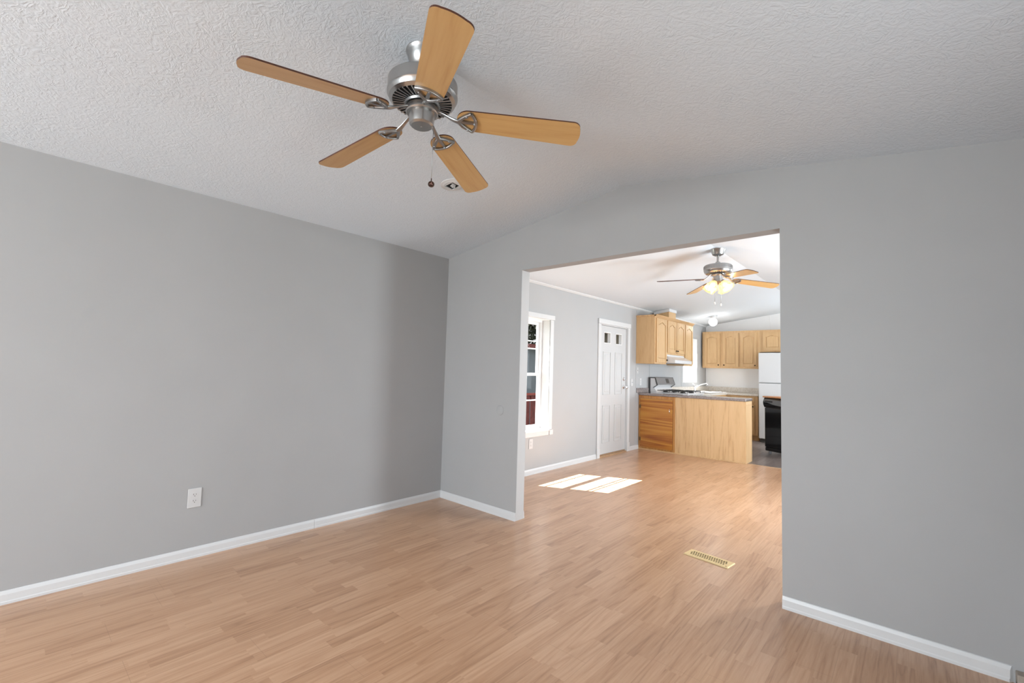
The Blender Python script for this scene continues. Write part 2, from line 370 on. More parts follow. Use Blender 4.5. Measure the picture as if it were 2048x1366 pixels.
FRAME_Y = Matrix(((1, 0, 0, 0), (0, 0, 1, 0), (0, 1, 0, 0), (0, 0, 0, 1)))    # (u,v,w)->(x=u,z=v,y=w)
FRAME_X = Matrix(((0, 0, 1, 0), (1, 0, 0, 0), (0, 1, 0, 0), (0, 0, 0, 1)))    # (u,v,w)->(y=u,z=v,x=w)
def wall_holes(g, u0, u1, z0, z1, holes, w0, w1, axis):
    """rectangular wall in (u,z) with rectangular holes, thickness w0..w1"""
    us = sorted({u0, u1, *[h[0] for h in holes], *[h[1] for h in holes]}); zs = sorted({z0, z1, *[h[2] for h in holes], *[h[3] for h in holes]})
    inside = lambda u, z: any(h[0] < u < h[1] and h[2] < z < h[3] for h in holes)
    solid = [[not inside((us[i] + us[i + 1]) / 2, (zs[j] + zs[j + 1]) / 2) for j in range(len(zs) - 1)] for i in range(len(us) - 1)]
    bm = g.bm; P = (lambda u, z, w: (w, u, z)) if axis == 'x' else (lambda u, z, w: (u, w, z))
    V = {}
    def v(i, j, w):
        k = (i, j, w)
        if k not in V: V[k] = bm.verts.new(P(us[i], zs[j], w))
        return V[k]
    ni, nj = len(us) - 1, len(zs) - 1
    for i in range(ni):
        for j in range(nj):
            if not solid[i][j]: continue
            for w in (w0, w1): bm.faces.new((v(i, j, w), v(i + 1, j, w), v(i + 1, j + 1, w), v(i, j + 1, w)))
            for (di, dj, a, b) in ((-1, 0, (i, j), (i, j + 1)), (1, 0, (i + 1, j), (i + 1, j + 1)), (0, -1, (i, j), (i + 1, j)), (0, 1, (i, j + 1), (i + 1, j + 1))):
                ii, jj = i + di, j + dj
                if ii < 0 or jj < 0 or ii >= ni or jj >= nj or not solid[ii][jj]:
                    bm.faces.new((v(*a, w0), v(*b, w0), v(*b, w1), v(*a, w1)))
    bmesh.ops.recalc_face_normals(bm, faces=bm.faces)

# ================================================================== room shell
A_, B_, HH, T_ = 0.9631, 2.8902, 2.0961, 0.102
g = G(); g.box((0, YB, -0.10), (RW, 4.245, 0)); struct(g.build('floor', M_floor), 'warm oak laminate floor of narrow strips running through both rooms')
g = G(); g.box((0, 4.245, -0.10), (RW, YF, 0)); struct(g.build('floor_kitchen', M_vinyl), 'grey wood-look vinyl floor of the kitchen')
g = G(); g.box((-0.15, YB - .15, -0.1), (0, 0.05, HW)); struct(g.build('wall_left', M_wall), 'long plain grey wall at the left')
W1 = (0.76, 1.70, 0.51, 1.889); D1 = (2.94, 3.785, -0.1, 1.962); W2 = (6.14, 6.92, 1.085, 2.0)
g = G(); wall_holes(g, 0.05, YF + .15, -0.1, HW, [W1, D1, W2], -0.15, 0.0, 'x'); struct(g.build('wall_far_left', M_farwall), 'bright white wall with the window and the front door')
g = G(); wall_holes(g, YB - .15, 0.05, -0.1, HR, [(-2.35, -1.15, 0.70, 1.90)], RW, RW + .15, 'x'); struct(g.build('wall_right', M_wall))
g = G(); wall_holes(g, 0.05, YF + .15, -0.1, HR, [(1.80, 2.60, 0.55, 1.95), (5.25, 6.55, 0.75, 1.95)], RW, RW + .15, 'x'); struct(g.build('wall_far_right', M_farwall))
g = G()
g.prism([(0, 0), (A_, 0), (A_, HH), (B_, HH), (B_, 0), (RW, 0), (RW, HR), (RIDGE, HA), (0, HW)], 0, T_, FRAME_Y)
struct(g.build('wall_middle', M_wall), 'grey gabled partition wall with the wide square opening')
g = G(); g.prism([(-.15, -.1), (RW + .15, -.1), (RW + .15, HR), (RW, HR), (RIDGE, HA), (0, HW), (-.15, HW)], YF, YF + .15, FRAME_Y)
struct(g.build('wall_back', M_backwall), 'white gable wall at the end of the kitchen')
g = G(); wall_holes(g, 0, RW, -0.1, HR, [(0.55, 2.95, 0.65, 2.05)], YB - .15, YB, 'y')
g.prism([(0, HR), (RW, HR), (RIDGE, HA), (0, HW)], YB - .15, YB, FRAME_Y)
struct(g.build('wall_rear', M_wall))
def ceiling(name, y0, y1, mat, lab):
    g = G(); g.prism([(0, HW), (RIDGE, HA), (RW, HR), (RW + .15, HR - .02), (RW + .15, HR + .14), (RIDGE, HA + .14), (-.15, HW + .14), (-.15, HW - .02)][::-1], y0, y1, FRAME_Y)
    return struct(g.build(name, mat), lab)
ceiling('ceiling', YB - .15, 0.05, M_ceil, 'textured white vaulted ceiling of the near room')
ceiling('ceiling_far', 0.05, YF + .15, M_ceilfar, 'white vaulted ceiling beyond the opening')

M_jamb = simple('lighter_jamb_grey', (0.56, 0.56, 0.56), .6)  # lighter grey than the wall, used on the jamb lining only
g = G(); g.box((A_, .001, .0), (A_ + .0015, T_ - .001, HH - .001)); struct(g.build('trim_8', M_jamb), 'thin lighter lining on the left jamb of the opening')
# baseboards: small moulded profile (depth, height)
BP = [(0, 0), (.013, 0), (.013, .012), (.0105, .017), (.0095, .048), (.0065, .057), (.004, .064), (0, .066)]
def baseboard(name, p0, p1, nrm, mat=M_trim, m0=0.0, m1=0.0, seams=()):
    """extruded profile from p0 to p1 (xy), nrm points into the room; m0/m1: mitre slopes"""
    p0, p1, nrm = Vector((*p0, 0)), Vector((*p1, 0)), Vector((*nrm, 0)); d = (p1 - p0).normalized(); g = G(); bm = g.bm
    a = [bm.verts.new(p0 + nrm * u + Vector((0, 0, v)) + d * u * m0) for u, v in BP]
    b = [bm.verts.new(p1 + nrm * u + Vector((0, 0, v)) - d * u * m1) for u, v in BP]
    n = len(BP); bm.faces.new(a); bm.faces.new(list(reversed(b)))
    for i in range(n): bm.faces.new((a[i], b[i], b[(i + 1) % n], a[(i + 1) % n]))
    bmesh.ops.recalc_face_normals(bm, faces=bm.faces)
    return struct(g.build(name, mat))
baseboard('baseboard_left', (0, YB), (0, -1.2385), (1, 0))
baseboard('baseboard_left', (0, -1.2365), (0, 0), (1, 0), m1=1)
baseboard('baseboard_middle_left', (0, 0), (A_, 0), (0, -1), m0=1)
baseboard('baseboard_middle_right', (B_, 0), (3.735, 0), (0, -1), m1=0.9)
baseboard('baseboard_far_left', (0, T_), (0, 2.858), (1, 0))
baseboard('baseboard_far_left', (0, 3.862), (0, 4.19), (1, 0))
baseboard('baseboard_middle_back', (0, T_), (A_, T_), (0, 1))
baseboard('baseboard_right', (RW, YB), (RW, -.06), (-1, 0))
baseboard('baseboard_rear', (0, YB), (RW, YB), (0, 1))
baseboard('baseboard_far_right', (RW, T_), (RW, YF), (-1, 0))
baseboard('baseboard_back', (2.2, YF), (RW, YF), (0, -1))
g = G(); g.prism([(0.004, 0), (0.055, 0), (0.055, .012), (0.045, .016), (0.004, .016)], 3.742, RW, Matrix(((0, 0, 1, 0), (-1, 0, 0, 0), (0, 1, 0, 0), (0, 0, 0, 1))), .002)
g.box((3.742, -.05, 0), (RW, -.001, .055), .004)
struct(g.build('trim_1', M_beige), 'short beige strip past the end of the right baseboard')
# cove strip along the far left ceiling line, battens over the panel joints, threshold of the vinyl
g = G(); g.prism([(0, HW), (0, HW - .028), (.006, HW - .028), (.022, HW - .008), (.022, HW + .003)], T_, YF, FRAME_Y); struct(g.build('trim_2', M_trim))
def batten(n, a, b): g = G(); g.box(a, b, .001); struct(g.build('trim_%d' % n, M_farwall))
def batten_back(n, a, b): g = G(); g.box(a, b, .001); struct(g.build('trim_%d' % n, M_backwall))
batten(3, (0, 4.60, .9), (.004, 4.62, 1.42)); batten(4, (0, 6.04, .99), (.004, 6.06, 2.3)); batten_back(5, (1.258, YF - .005, 1.7), (1.278, YF, 2.50)); batten(6, (0, 4.085, .067), (.004, 4.10, 2.30))
g = G(); g.prism([(0, 0), (.03, 0), (.024, .004), (.006, .004)], 1.648, RW, Matrix(((0, 0, 1, 0), (1, 0, 0, 4.235), (0, 1, 0, 0), (0, 0, 0, 1)))); struct(g.build('trim_7', M_thresh), 'thin edge strip where laminate meets vinyl')

# ------------------------------------------------------------------ windows on the left wall
def window(n, y0, y1, z0, z1, label, cols=3, casing=True, deep=.15, muntins=True):
    """double-hung vinyl window set at the outer side of the wall, x<0"""
    root = thing('window_%d' % n, label, None, (0, (y0 + y1) / 2, z0), kind='structure'); O = root.location
    xg = -deep; xo, xi = xg - .03, xg + .035
    # jamb liner
    g = G(); t = .004
    g.box((xo, y0 - t, z0 - t), (0.0, y0 + t, z1 + t)); g.box((xo, y1 - t, z0 - t), (0, y1 + t, z1 + t)); g.box((xo, y0, z1 - t), (0, y1, z1 + t)); g.build('window_jamb', M_winwhite, root, O)
    # frame
    f = .030; g = G()
    for a, b in (((xo, y0, z0), (xi, y0 + f, z1)), ((xo, y1 - f, z0), (xi, y1, z1)), ((xo, y0 + f, z0), (xi, y1 - f, z0 + .022)), ((xo, y0 + f, z1 - f), (xi, y1 - f, z1))): g.box(a, b, .003)
    g.build('window_frame', M_winwhite, root, O)
    zm = z0 + (z1 - z0) * .492
    for nm, za, zb, xa, xb, mat in (('upper_sash', zm - .012, z1 - f, xg - .022, xg + .0, 0), ('lower_sash', z0 + .022, zm + .022, xg + .004, xg + .028, 0)):
        s = .034; ya, yb = y0 + f, y1 - f; g = G()
        g.box((xa, ya, za), (xb, ya + s, zb), .003); g.box((xa, yb - s, za), (xb, yb, zb), .003)
        g.box((xa, ya + s, za), (xb, yb - s, za + s), .003); g.box((xa, ya + s, zb - s), (xb, yb - s, zb), .003)
        sash = g.build(nm, M_winwhite, root, O)
        xc = (xa + xb) / 2
        g = G(); g.box((xc - .002, ya + s, za + s), (xc + .002, yb - s, zb - s)); g.build('pane', M_glass, sash, O)
        if muntins:
            g = G(); hm = (za + zb) / 2
            g.box((xc - .006, ya + s, hm - .008), (xc + .006, yb - s, hm + .008), .002)
            for k in range(1, cols):
                yk = ya + s + (yb - ya - 2 * s) * k / cols; g.box((xc - .005, yk - .006, za + s), (xc + .005, yk + .006, zb - s), .002)
            g.build('muntins', M_winwhite, sash, O)
    if muntins:
        g = G(); g.box((xg - .034, y0 + f, 1.608), (xg - .024, y1 - f, 1.622), .002); g.build('storm_rail', M_winwhite, root, O)
    if casing:
        c = .068; g = G()
        g.box((0, y0 - c, z0), (.014, y0, z1), .004); g.box((0, y1, z0), (.014, y1 + c, z1), .004); g.build('casing', M_trim, root, O)
        g = G(); g.box((0, y0 - c - .009, z1), (.024, y1 + c + .009, z1 + .058), .005); g.build('head_casing', M_trim, root, O)
        g = G(); g.box((xi, y0, z0 - .012), (.030, y1 + .0, z0 + .012), .005); g.build('window_sill', M_winwhite, root, O)
        g = G(); g.box((0, y0 - c, z0 - .066), (.020, y1 + .0, z0 - .012), .005)
        for yb in (y0 - c - .006, y1 + .004): g.box((0, yb, z0 - .066), (.028, yb + c + .004, z0), .006)
        g.build('apron', M_trim, root, O)
    return root
window(1, W1[0], W1[1], W1[2], W1[3], 'white double-hung window beside the left jamb of the opening')
window(2, W2[0], W2[1], W2[2], W2[3], 'overexposed window above the kitchen sink', casing=False, muntins=False)
# small insect-screen bar seen through the upper sash of window_1 belongs to the window
# windows out of view on the right and rear walls (plain frames and panes; side and kitchen ones added for light)
def plain_window(n, a0, a1, z0, z1, axis):
    P = (lambda w, u, z: (RW + w, u, z)) if axis == 'x' else (lambda w, u, z: (u, YB - w, z))
    c = P(0, (a0 + a1) / 2, z0); root = thing('window_%d' % n, None, None, c, kind='structure')
    f = .045; g = G()
    for p, q in ((P(.08, a0, z0), P(.13, a0 + f, z1)), (P(.08, a1 - f, z0), P(.13, a1, z1)), (P(.08, a0 + f, z0), P(.13, a1 - f, z0 + f)), (P(.08, a0 + f, z1 - f), P(.13, a1 - f, z1))): g.box(p, q, .003)
    g.build('window_frame', M_winwhite, root, c)
    g = G(); g.box(P(.10, a0 + f, z0 + f), P(.105, a1 - f, z1 - f)); g.build('pane', M_glass, root, c)
plain_window(3, .55, 2.95, .65, 2.05, 'y'); plain_window(4, -2.35, -1.15, .70, 1.90, 'x'); plain_window(5, 1.80, 2.60, .55, 1.95, 'x'); plain_window(6, 5.25, 6.55, .75, 1.95, 'x')

# ------------------------------------------------------------------ front door
root = thing('door_1', 'white panelled front door with two small square panes', None, (0, 3.36, 0), kind='structure'); O = root.location
y0, y1, zt = 2.968, 3.775, 1.946; xs, xb = -.022, -.066
lites = [(3.080, 3.262, 1.690, 1.840), (3.435, 3.617, 1.690, 1.840)]
g = G(); wall_holes(g, y0, y1, .034, zt, lites, xb, xs, 'x'); slab = g.build('door_slab', M_doorw, root, O)
g = G()
for a, b, c, d in lites:
    f = .012
    for p, q in (((xs, a - f, c - f), (xs + .008, a, d + f)), ((xs, b, c - f), (xs + .008, b + f, d + f)), ((xs, a, c - f), (xs + .008, b, c)), ((xs, a, d), (xs + .008, b, d + f))): g.box(p, q, .003)
g.build('lite_frame', M_winwhite, root, O)
for a, b, c, d in lites:
    g = G(); g.box((-.046, a, c), (-.042, b, d)); g.build('pane', M_glass, root, O)
g = G()
for a, b, c, d in ((3.058, 3.284, .905, 1.556), (3.418, 3.644, .905, 1.556), (3.058, 3.284, .195, .752), (3.418, 3.644, .195, .752)):
    # moulding ring then raised field
    for k, (w0_, w1_, h) in enumerate(((0, .014, .007), (.045, .0, .006))):
        if k == 0:
            for p, q in (((xs, a, c), (xs + h, a + w1_, d)), ((xs, b - w1_, c), (xs + h, b, d)), ((xs, a + w1_, c), (xs + h, b - w1_, c + w1_)), ((xs, a + w1_, d - w1_), (xs + h, b - w1_, d))): g.box(p, q, .004)
        else: g.prism([(a + w0_, c + w0_), (b - w0_, c + w0_), (b - w0_, d - w0_), (a + w0_, d - w0_)], xs, xs + h, FRAME_X, .005, 1)
g.build('door_panels', M_doorw, slab, O)
# knob and deadbolt
def knob_set(z, big, name):
    g = G(); R = Matrix.Rotation(pi / 2, 4, 'Y')
    g.lathe([(0, 0), (.031, 0), (.031, .004), (.026, .010), (.012, .012)], (xs, 3.706, z), 28, R)
    if big: g.lathe([(.010, .010), (.010, .034), (.020, .040), (.027, .052), (.026, .064), (.018, .072), (0, .074)], (xs, 3.706, z), 28, R)
    else:
        g.lathe([(.020, .01), (.020, .020), (.012, .024), (0, .024)], (xs, 3.706, z), 24, R); g.box((xs + .02, 3.701, z - .016), (xs + .036, 3.711, z + .016), .003)
    g.build(name, M_chrome, root, O, 'chrome ' + name.replace('_', ' '))
knob_set(1.018, True, 'door_handle'); knob_set(1.145, False, 'deadbolt')
g = G(); g.box((xb - .08, 2.94, -.02), (.006, 3.785, .016), .004); g.box((-.05, 2.95, .016), (-.02, 3.78, .028), .003); g.build('threshold', M_thresh, root, O)
g = G()
for z in (.21, 1.02, 1.78): g.lathe([(0, -.045), (.006, -.045), (.006, .045), (0, .045)], (xs + .004, 2.962, z), 10)
g.build('hinge', M_nickel, root, O)
g = G(); g.box((-.15, 2.94, .0), (0.0, 2.964, 1.962)); g.box((-.15, 3.779, .0), (0, 3.785, 1.962)); g.box((-.15, 2.964, 1.95), (0, 3.779, 1.962)); g.build('door_jamb', M_trim, root, O)
g = G()
for ya in (2.867, 3.782):
    yb = ya + .072; g.box((0, ya, .14), (.014, yb, 1.962), .004)
    for k in range(3): g.box((.012, ya + .012 + k * .018, .15), (.0165, ya + .023 + k * .018, 1.95), .002)
g.build('casing', M_trim, root, O)
g = G()
for ya in (2.861, 3.779): g.box((0, ya, 0), (.020, ya + .080, .14), .004)
g.build('plinth_block', M_trim, root, O)
g = G(); g.box((0, 2.860, 1.962), (.024, 3.858, 2.035), .006); g.build('head_casing', M_trim, root, O)

# ================================================================== ceiling fans
def rot2(p, a): return (p[0] * cos(a) - p[1] * sin(a), p[0] * sin(a) + p[1] * cos(a))
def blade_mesh(r_in, r_out, w_in, w_out, th=.006):
    pts = []; n = 14
    # root: half ellipse, tip: gently curved with rounded corners
    for k in range(n + 1):
        t = pi / 2 + pi * k / n; pts.append((r_in + .055 + .055 * cos(t), w_in / 2 * sin(t)))
    rc = .030; bow = .006
    def corner(sg):
        out = []
        for k in range(7):
            t = (pi / 2) * k / 6
            out.append((r_out - rc - bow + rc * sin(t), sg * (w_out / 2 - rc + rc * cos(t))))
        return out
    low = corner(-1); up = corner(1)[::-1]
    ym = w_out / 2 - rc; mid = [(r_out - bow * (y / ym) ** 2, y) for y in [-.75 * ym, -.5 * ym, -.25 * ym, 0, .25 * ym, .5 * ym, .75 * ym]]
    return pts + low + mid + up
def make_blade(parent, ang, z, pitch, spec, mats):
    g = G(); outline = blade_mesh(*spec)
    t = bmesh.new(); va = [t.verts.new((p[0], p[1], -.003)) for p in outline]; vb = [t.verts.new((p[0], p[1], .003)) for p in outline]; n = len(outline)
    f = t.faces.new(list(reversed(va))); f.material_index = 0
    f = t.faces.new(vb); f.material_index = 1
    for i in range(n): f = t.faces.new((va[i], va[(i + 1) % n], vb[(i + 1) % n], vb[i])); f.material_index = 1
    bmesh.ops.recalc_face_normals(t, faces=t.faces)
    me = bpy.data.meshes.new('blade'); t.to_mesh(me); t.free()
    for m in mats: me.materials.append(m)
    g.bm.free()
    o = bpy.data.objects.new('blade', me); COL.objects.link(o); o.parent = parent
    o.matrix_local = Matrix.Translation((0, 0, z)) @ Matrix.Rotation(ang, 4, 'Z') @ Matrix.Rotation(DROOP, 4, 'Y') @ Matrix.Rotation(pitch, 4, 'X')
    return o
DROOP = radians(5.2)
def band(pts, hws):
    """outline of a ribbon around a 2D centre line"""
    L, R = [], []
    for i, p in enumerate(pts):
        a = pts[max(i - 1, 0)]; b = pts[min(i + 1, len(pts) - 1)]; dx, dy = b[0] - a[0], b[1] - a[1]; n = sqrt(dx * dx + dy * dy)
        h = hws[i] if isinstance(hws, list) else hws
        L.append((p[0] - dy / n * h, p[1] + dx / n * h)); R.append((p[0] + dy / n * h, p[1] - dx / n * h))
    return L + R[::-1]
def make_bracket(parent, ang, zb, z, pitch, r_hub, r_in, w, zh):
    """cast arm from the motor collar to a D-shaped openwork plate under the blade root"""
    g = G(); zt = -.0035; P = Matrix.Rotation(DROOP, 4, 'Y') @ Matrix.Rotation(pitch, 4, 'X')
    x0 = r_in + .014; x1 = x0 + .050; hw = w / 2
    arc = [(x1 + .018 * (1 - (y / hw) ** 2), y) for y in [hw * k / 9 for k in range(-9, 10)]]
    side = [(x0 - .006 + (x1 - x0 + .006) * (k / 9), hw * (k / 9) ** .72) for k in range(10)]
    g.prism(band(arc, .0060), zt - .008, zt, P, .0)
    g.prism(band(side, [.009 - .003 * k / 9 for k in range(10)]), zt - .008, zt, P)
    g.prism(band([(x, -y) for x, y in side], [.009 - .003 * k / 9 for k in range(10)]), zt - .008, zt, P)
    g.prism(band([(x0 - .006, 0), (x1, 0), (x1 + .020, 0)], [.009, .0055, .0055]), zt - .0085, zt, P)
    g.tube([P @ Vector((x, y, zt - .008)) for x, y in arc], .0055, 8, .7)
    for sg in (1, -1): g.tube([P @ Vector((x, y * sg, zt - .008)) for x, y in side], [.0085 - .003 * k / 9 for k in range(10)], 8, .6)
    for (x, y) in ((x1 + .012, 0), (x0 + .030, hw * .72), (x0 + .030, -hw * .72)):
        g.lathe([(0, -.014), (.005, -.013), (.006, -.010), (.006, .0)], P @ Vector((x, y, zt)), 12)
    s_ = P @ Vector((x0 + .002, 0, zt - .006)); arm = []
    for k in range(13):
        t = k / 12; e = t * t * (3 - 2 * t)
        arm.append((r_hub + (s_[0] - r_hub) * t, s_[1] * t, (zh - zb) + (s_[2] - (zh - zb)) * e))
    g.tube(arm, [.0115 - .0035 * sin(pi * min(1, k / 9)) for k in range(13)], 12, .62)
    o = g.build('blade_bracket', M_nickel2, parent); o.matrix_local = Matrix.Translation((0, 0, zb)) @ Matrix.Rotation(ang, 4, 'Z')
    return o
def spin_copies(src, n, base, step, z, pitch=None):
    out = [src]
    for k in range(1, n):
        c = src.copy(); COL.objects.link(c)
        a = base + step * k
        m = Matrix.Translation((0, 0, z)) @ Matrix.Rotation(a, 4, 'Z')
        if pitch is not None: m = m @ Matrix.Rotation(DROOP, 4, 'Y') @ Matrix.Rotation(pitch, 4, 'X')
        c.matrix_local = m; out.append(c)
    return out

def vented_motor(root, O, r, zt, zb, ribs):
    """upper drum + dark interior + slotted lower plate"""
    x, y = O[0], O[1]
    g = G(); g.lathe([(0, zt), (r * .55, zt), (r * .93, zt - .004), (r, zt - .014), (r, zb + .040), (r + .002, zb + .038), (r + .002, zb + .034), (r * .985, zb + .030), (r * .95, zb + .014), (r * .86, zb + .004), (r * .84, zb + .006)], (x, y, 0), 64)
    g.build('motor_housing', M_nickel, root, O)
    g = G(); g.lathe([(0, zb + .012), (r * .85, zb + .012)], (x, y, 0), 48); g.build('vent_cavity', M_black, root, O)
    g = G()
    g.lathe([(r * .40, zb - .008), (r * .40, zb - .014), (r * .50, zb - .014), (r * .52, zb - .006), (r * .50, zb + .002)], (x, y, 0), 56)
    for k in range(ribs):
        a = 2 * pi * k / ribs; M4 = Matrix.Translation((x, y, 0)) @ Matrix.Rotation(a, 4, 'Z')
        g.box((r * .50, -.0030, zb + .0), (r * .86, .0030, zb + .006), .001, 1, M4)
    g.build('vent_grille', M_nickel2, root, O)

# ---- near fan, five blades
FX, FY = RIDGE, -1.783
fan = thing('ceiling_fan', 'brushed nickel ceiling fan with five maple blades and a pull chain, no lamp', 'ceiling fan', (FX, FY, 2.592)); O = fan.location
g = G(); g.lathe([(0, 2.600), (.076, 2.600), (.078, 2.586), (.074, 2.580), (.071, 2.574), (.068, 2.560), (.058, 2.536), (.040, 2.512), (.026, 2.504), (0, 2.504)], (FX, FY, 0), 56); g.build('canopy', M_nickel, fan, O)
g = G(); g.lathe([(0, 2.51), (.0135, 2.51), (.0135, 2.452), (0, 2.452)], (FX, FY, 0), 24); g.lathe([(.0135, 2.478), (.024, 2.474), (.024, 2.458), (.0135, 2.454)], (FX, FY, 0), 24); g.build('downrod', M_nickel, fan, O)
vented_motor(fan, O, .146, 2.462, 2.362, 38)
g = G()
g.lathe([(.0, 2.372), (.055, 2.372), (.055, 2.346), (.066, 2.344), (.068, 2.338), (.068, 2.322), (.064, 2.318), (.053, 2.318), (.0525, 2.285), (.050, 2.272), (.042, 2.265), (.004, 2.262), (0, 2.262)], (FX, FY, 0), 56)
g.lathe([(.004, 2.263), (.004, 2.2605), (0, 2.2595)], (FX, FY, 0), 12)
g.build('switch_housing', M_nickel, fan, O)
# oval badge on the motor drum, facing the left wall side
aM = radians(205); g = G()
Mb = Matrix.Translation((FX + .146 * cos(aM), FY + .146 * sin(aM), 2.438)) @ Matrix.Rotation(aM, 4, 'Z') @ Matrix.Rotation(pi / 2, 4, 'Y')
g.lathe([(0, .005), (.010, .004), (.012, .002), (.017, .003), (.018, 0)], (0, 0, 0), 24, Mb); g.build('badge', M_stovedark, fan, O, 'dark oval badge')
BZ, BP_ = 2.2526 + .062, radians(-12.0); base = radians(-29.3); spec = (.150, .676, .114, .138)
b0 = make_blade(fan, base, BZ - 2.592, BP_, spec, (M_blade, M_bladetop)); spin_copies(b0, 5, base, radians(72), BZ - 2.592, BP_)
k0 = make_bracket(fan, base, BZ - 2.592, 0, BP_, .058, .150, .104, 2.330 - 2.592); spin_copies(k0, 5, base, radians(72), BZ - 2.592)
cx, cy = FX + .030, FY + .040
g = G(); g.tube([(cx, cy, 2.30), (cx, cy, 2.045)], .0013, 8)
for k in range(50): g.lathe([(0, -.0019), (.0019, 0), (0, .0019)], (cx, cy, 2.30 - k * .005), 6)
g.build('pull_chain', M_nickel2, fan, O)
fobm = Matrix.Translation((cx, cy, 2.020)) @ Matrix.Rotation(atan2(-2.9 - cy, 3.45 - cx), 4, 'Z') @ Matrix.Rotation(radians(78), 4, 'Y')
g = G(); g.lathe([(0, -.005), (.010, -.005), (.0135, -.002), (.0135, .002), (.0125, .005), (.0100, .0045), (0, .004)], (0, 0, 0), 28, fobm); g.tube([(cx, cy, 2.030), (cx, cy, 2.045)], .0025, 8); fob = g.build('pull_knob', M_fob, fan, O, 'dark round medallion')
g = G()
for k in range(3): g.box((-.0015, -.008, .0035), (.0015, -.002, .006), .001, 1, fobm @ Matrix.Rotation(radians(120 * k + 20), 4, 'Z'))
g.lathe([(0, .0062), (.0022, .0058), (.0025, .004)], (0, 0, 0), 12, fobm); g.build('inlay', M_inlay, fob, O)

# ---- far fan, four blades with light kit
GX, GY = RIDGE, 2.099
fan2 = thing('ceiling_fan', 'far ceiling fan with four blades and lit frosted glass shades', 'ceiling fan', (GX, GY, 2.592)); O = fan2.location
g = G(); g.lathe([(0, 2.600), (.078, 2.600), (.080, 2.584), (.074, 2.578), (.056, 2.530), (.030, 2.516), (0, 2.516)], (GX, GY, 0), 40); g.build('canopy', M_nickel, fan2, O)
g = G(); g.lathe([(0, 2.52), (.012, 2.52), (.012, 2.42), (0, 2.42)], (GX, GY, 0), 20); g.lathe([(.012, 2.458), (.024, 2.45), (.024, 2.425), (.012, 2.418)], (GX, GY, 0), 20); g.build('downrod', M_nickel, fan2, O)
vented_motor(fan2, O, .140, 2.418, 2.322, 36)
g = G()
for k in range(60):
    a = 2 * pi * k / 60; g.box((.138, -.003, 2.372), (.1425, .003, 2.400), .001, 1, Matrix.Translation((GX, GY, 0)) @ Matrix.Rotation(a, 4, 'Z'))
g.build('fluted_band', M_nickel2, fan2, O)
g = G(); g.lathe([(0, 2.34), (.056, 2.34), (.056, 2.31), (.044, 2.30), (.044, 2.262), (.058, 2.256), (.058, 2.238), (.030, 2.226), (.012, 2.212), (0, 2.205)], (GX, GY, 0), 40); g.build('light_kit', M_nickel, fan2, O)
spec2 = (.155, .655, .105, .128); BZ2 = 2.245; bs2 = radians(44.5)
b0 = make_blade(fan2, bs2, BZ2 + .03 - 2.592, BP_, spec2, (M_blade, M_bladetop)); spin_copies(b0, 4, bs2, pi / 2, BZ2 + .03 - 2.592, BP_)
k0 = make_bracket(fan2, bs2, BZ2 + .03 - 2.592, 0, BP_, .058, .155, .098, 2.318 - 2.592); spin_copies(k0, 4, bs2, pi / 2, BZ2 + .03 - 2.592)
for k in range(4):
    a = radians(-17 + 90 * k); T = Matrix.Translation((GX + .050 * cos(a), GY + .050 * sin(a), 2.236)) @ Matrix.Rotation(a, 4, 'Z') @ Matrix.Rotation(radians(-42), 4, 'Y')
    prof = [(.022, 0), (.024, -.012), (.036, -.030), (.046, -.055), (.052, -.080), (.066, -.104), (.0635, -.104), (.050, -.080), (.044, -.055), (.034, -.031)]
    t = G(); t.lathe([(.022, .004), (.024, .004), (.026, -.010), (.024, -.014)], (0, 0, 0), 24, T); cup = t.build('shade_fitter', M_nickel, fan2, O)
    g = G(); tt = bmesh.new(); seg = 48; rings = []
    for r_, z_ in prof:
        fl = max(0.0, (-z_ - .06) / .044); rings.append([tt.verts.new(((r_ * (1 + .07 * fl * cos(6 * 2 * pi * q / seg))) * cos(2 * pi * q / seg), (r_ * (1 + .07 * fl * cos(6 * 2 * pi * q / seg))) * sin(2 * pi * q / seg), z_)) for q in range(seg)])
    for A, Bq in zip(rings, rings[1:]):
        for q in range(seg): f = tt.faces.new((A[q], A[(q + 1) % seg], Bq[(q + 1) % seg], Bq[q])); f.smooth = True
    bmesh.ops.recalc_face_normals(tt, faces=tt.faces); bmesh.ops.transform(tt, matrix=T, verts=tt.verts); g.merge(tt)
    g.build('lamp_shade', M_shade, fan2, O, 'lit frosted amber glass shade')
    g = G(); g.lathe([(0, -.020), (.010, -.024), (.020, -.046), (.023, -.060), (.018, -.074), (0, -.082)], (0, 0, 0), 20, T); g.build('bulb', M_bulb, fan2, O)
    c = T @ Vector((0, 0, -.095))
    add_light('fan_lamp', 'POINT', c, 1.5, (1.0, 0.78, 0.48), radius=.02)
for dx, zz in ((-.03, 2.005), (.03, 1.985)):
    px_, py_ = GX + dx * .95, GY + dx * .3
    g = G(); g.tube([(px_, py_, 2.235), (px_, py_, zz + .02)], .0016, 6); ch = g.build('pull_chain', M_nickel2, fan2, O)
    g = G(); g.lathe([(0, zz + .022), (.005, zz + .016), (.008, zz + .004), (.005, zz - .006), (0, zz - .008)], (px_, py_, 0), 12); g.build('pull_knob', M_plastic, ch, O)

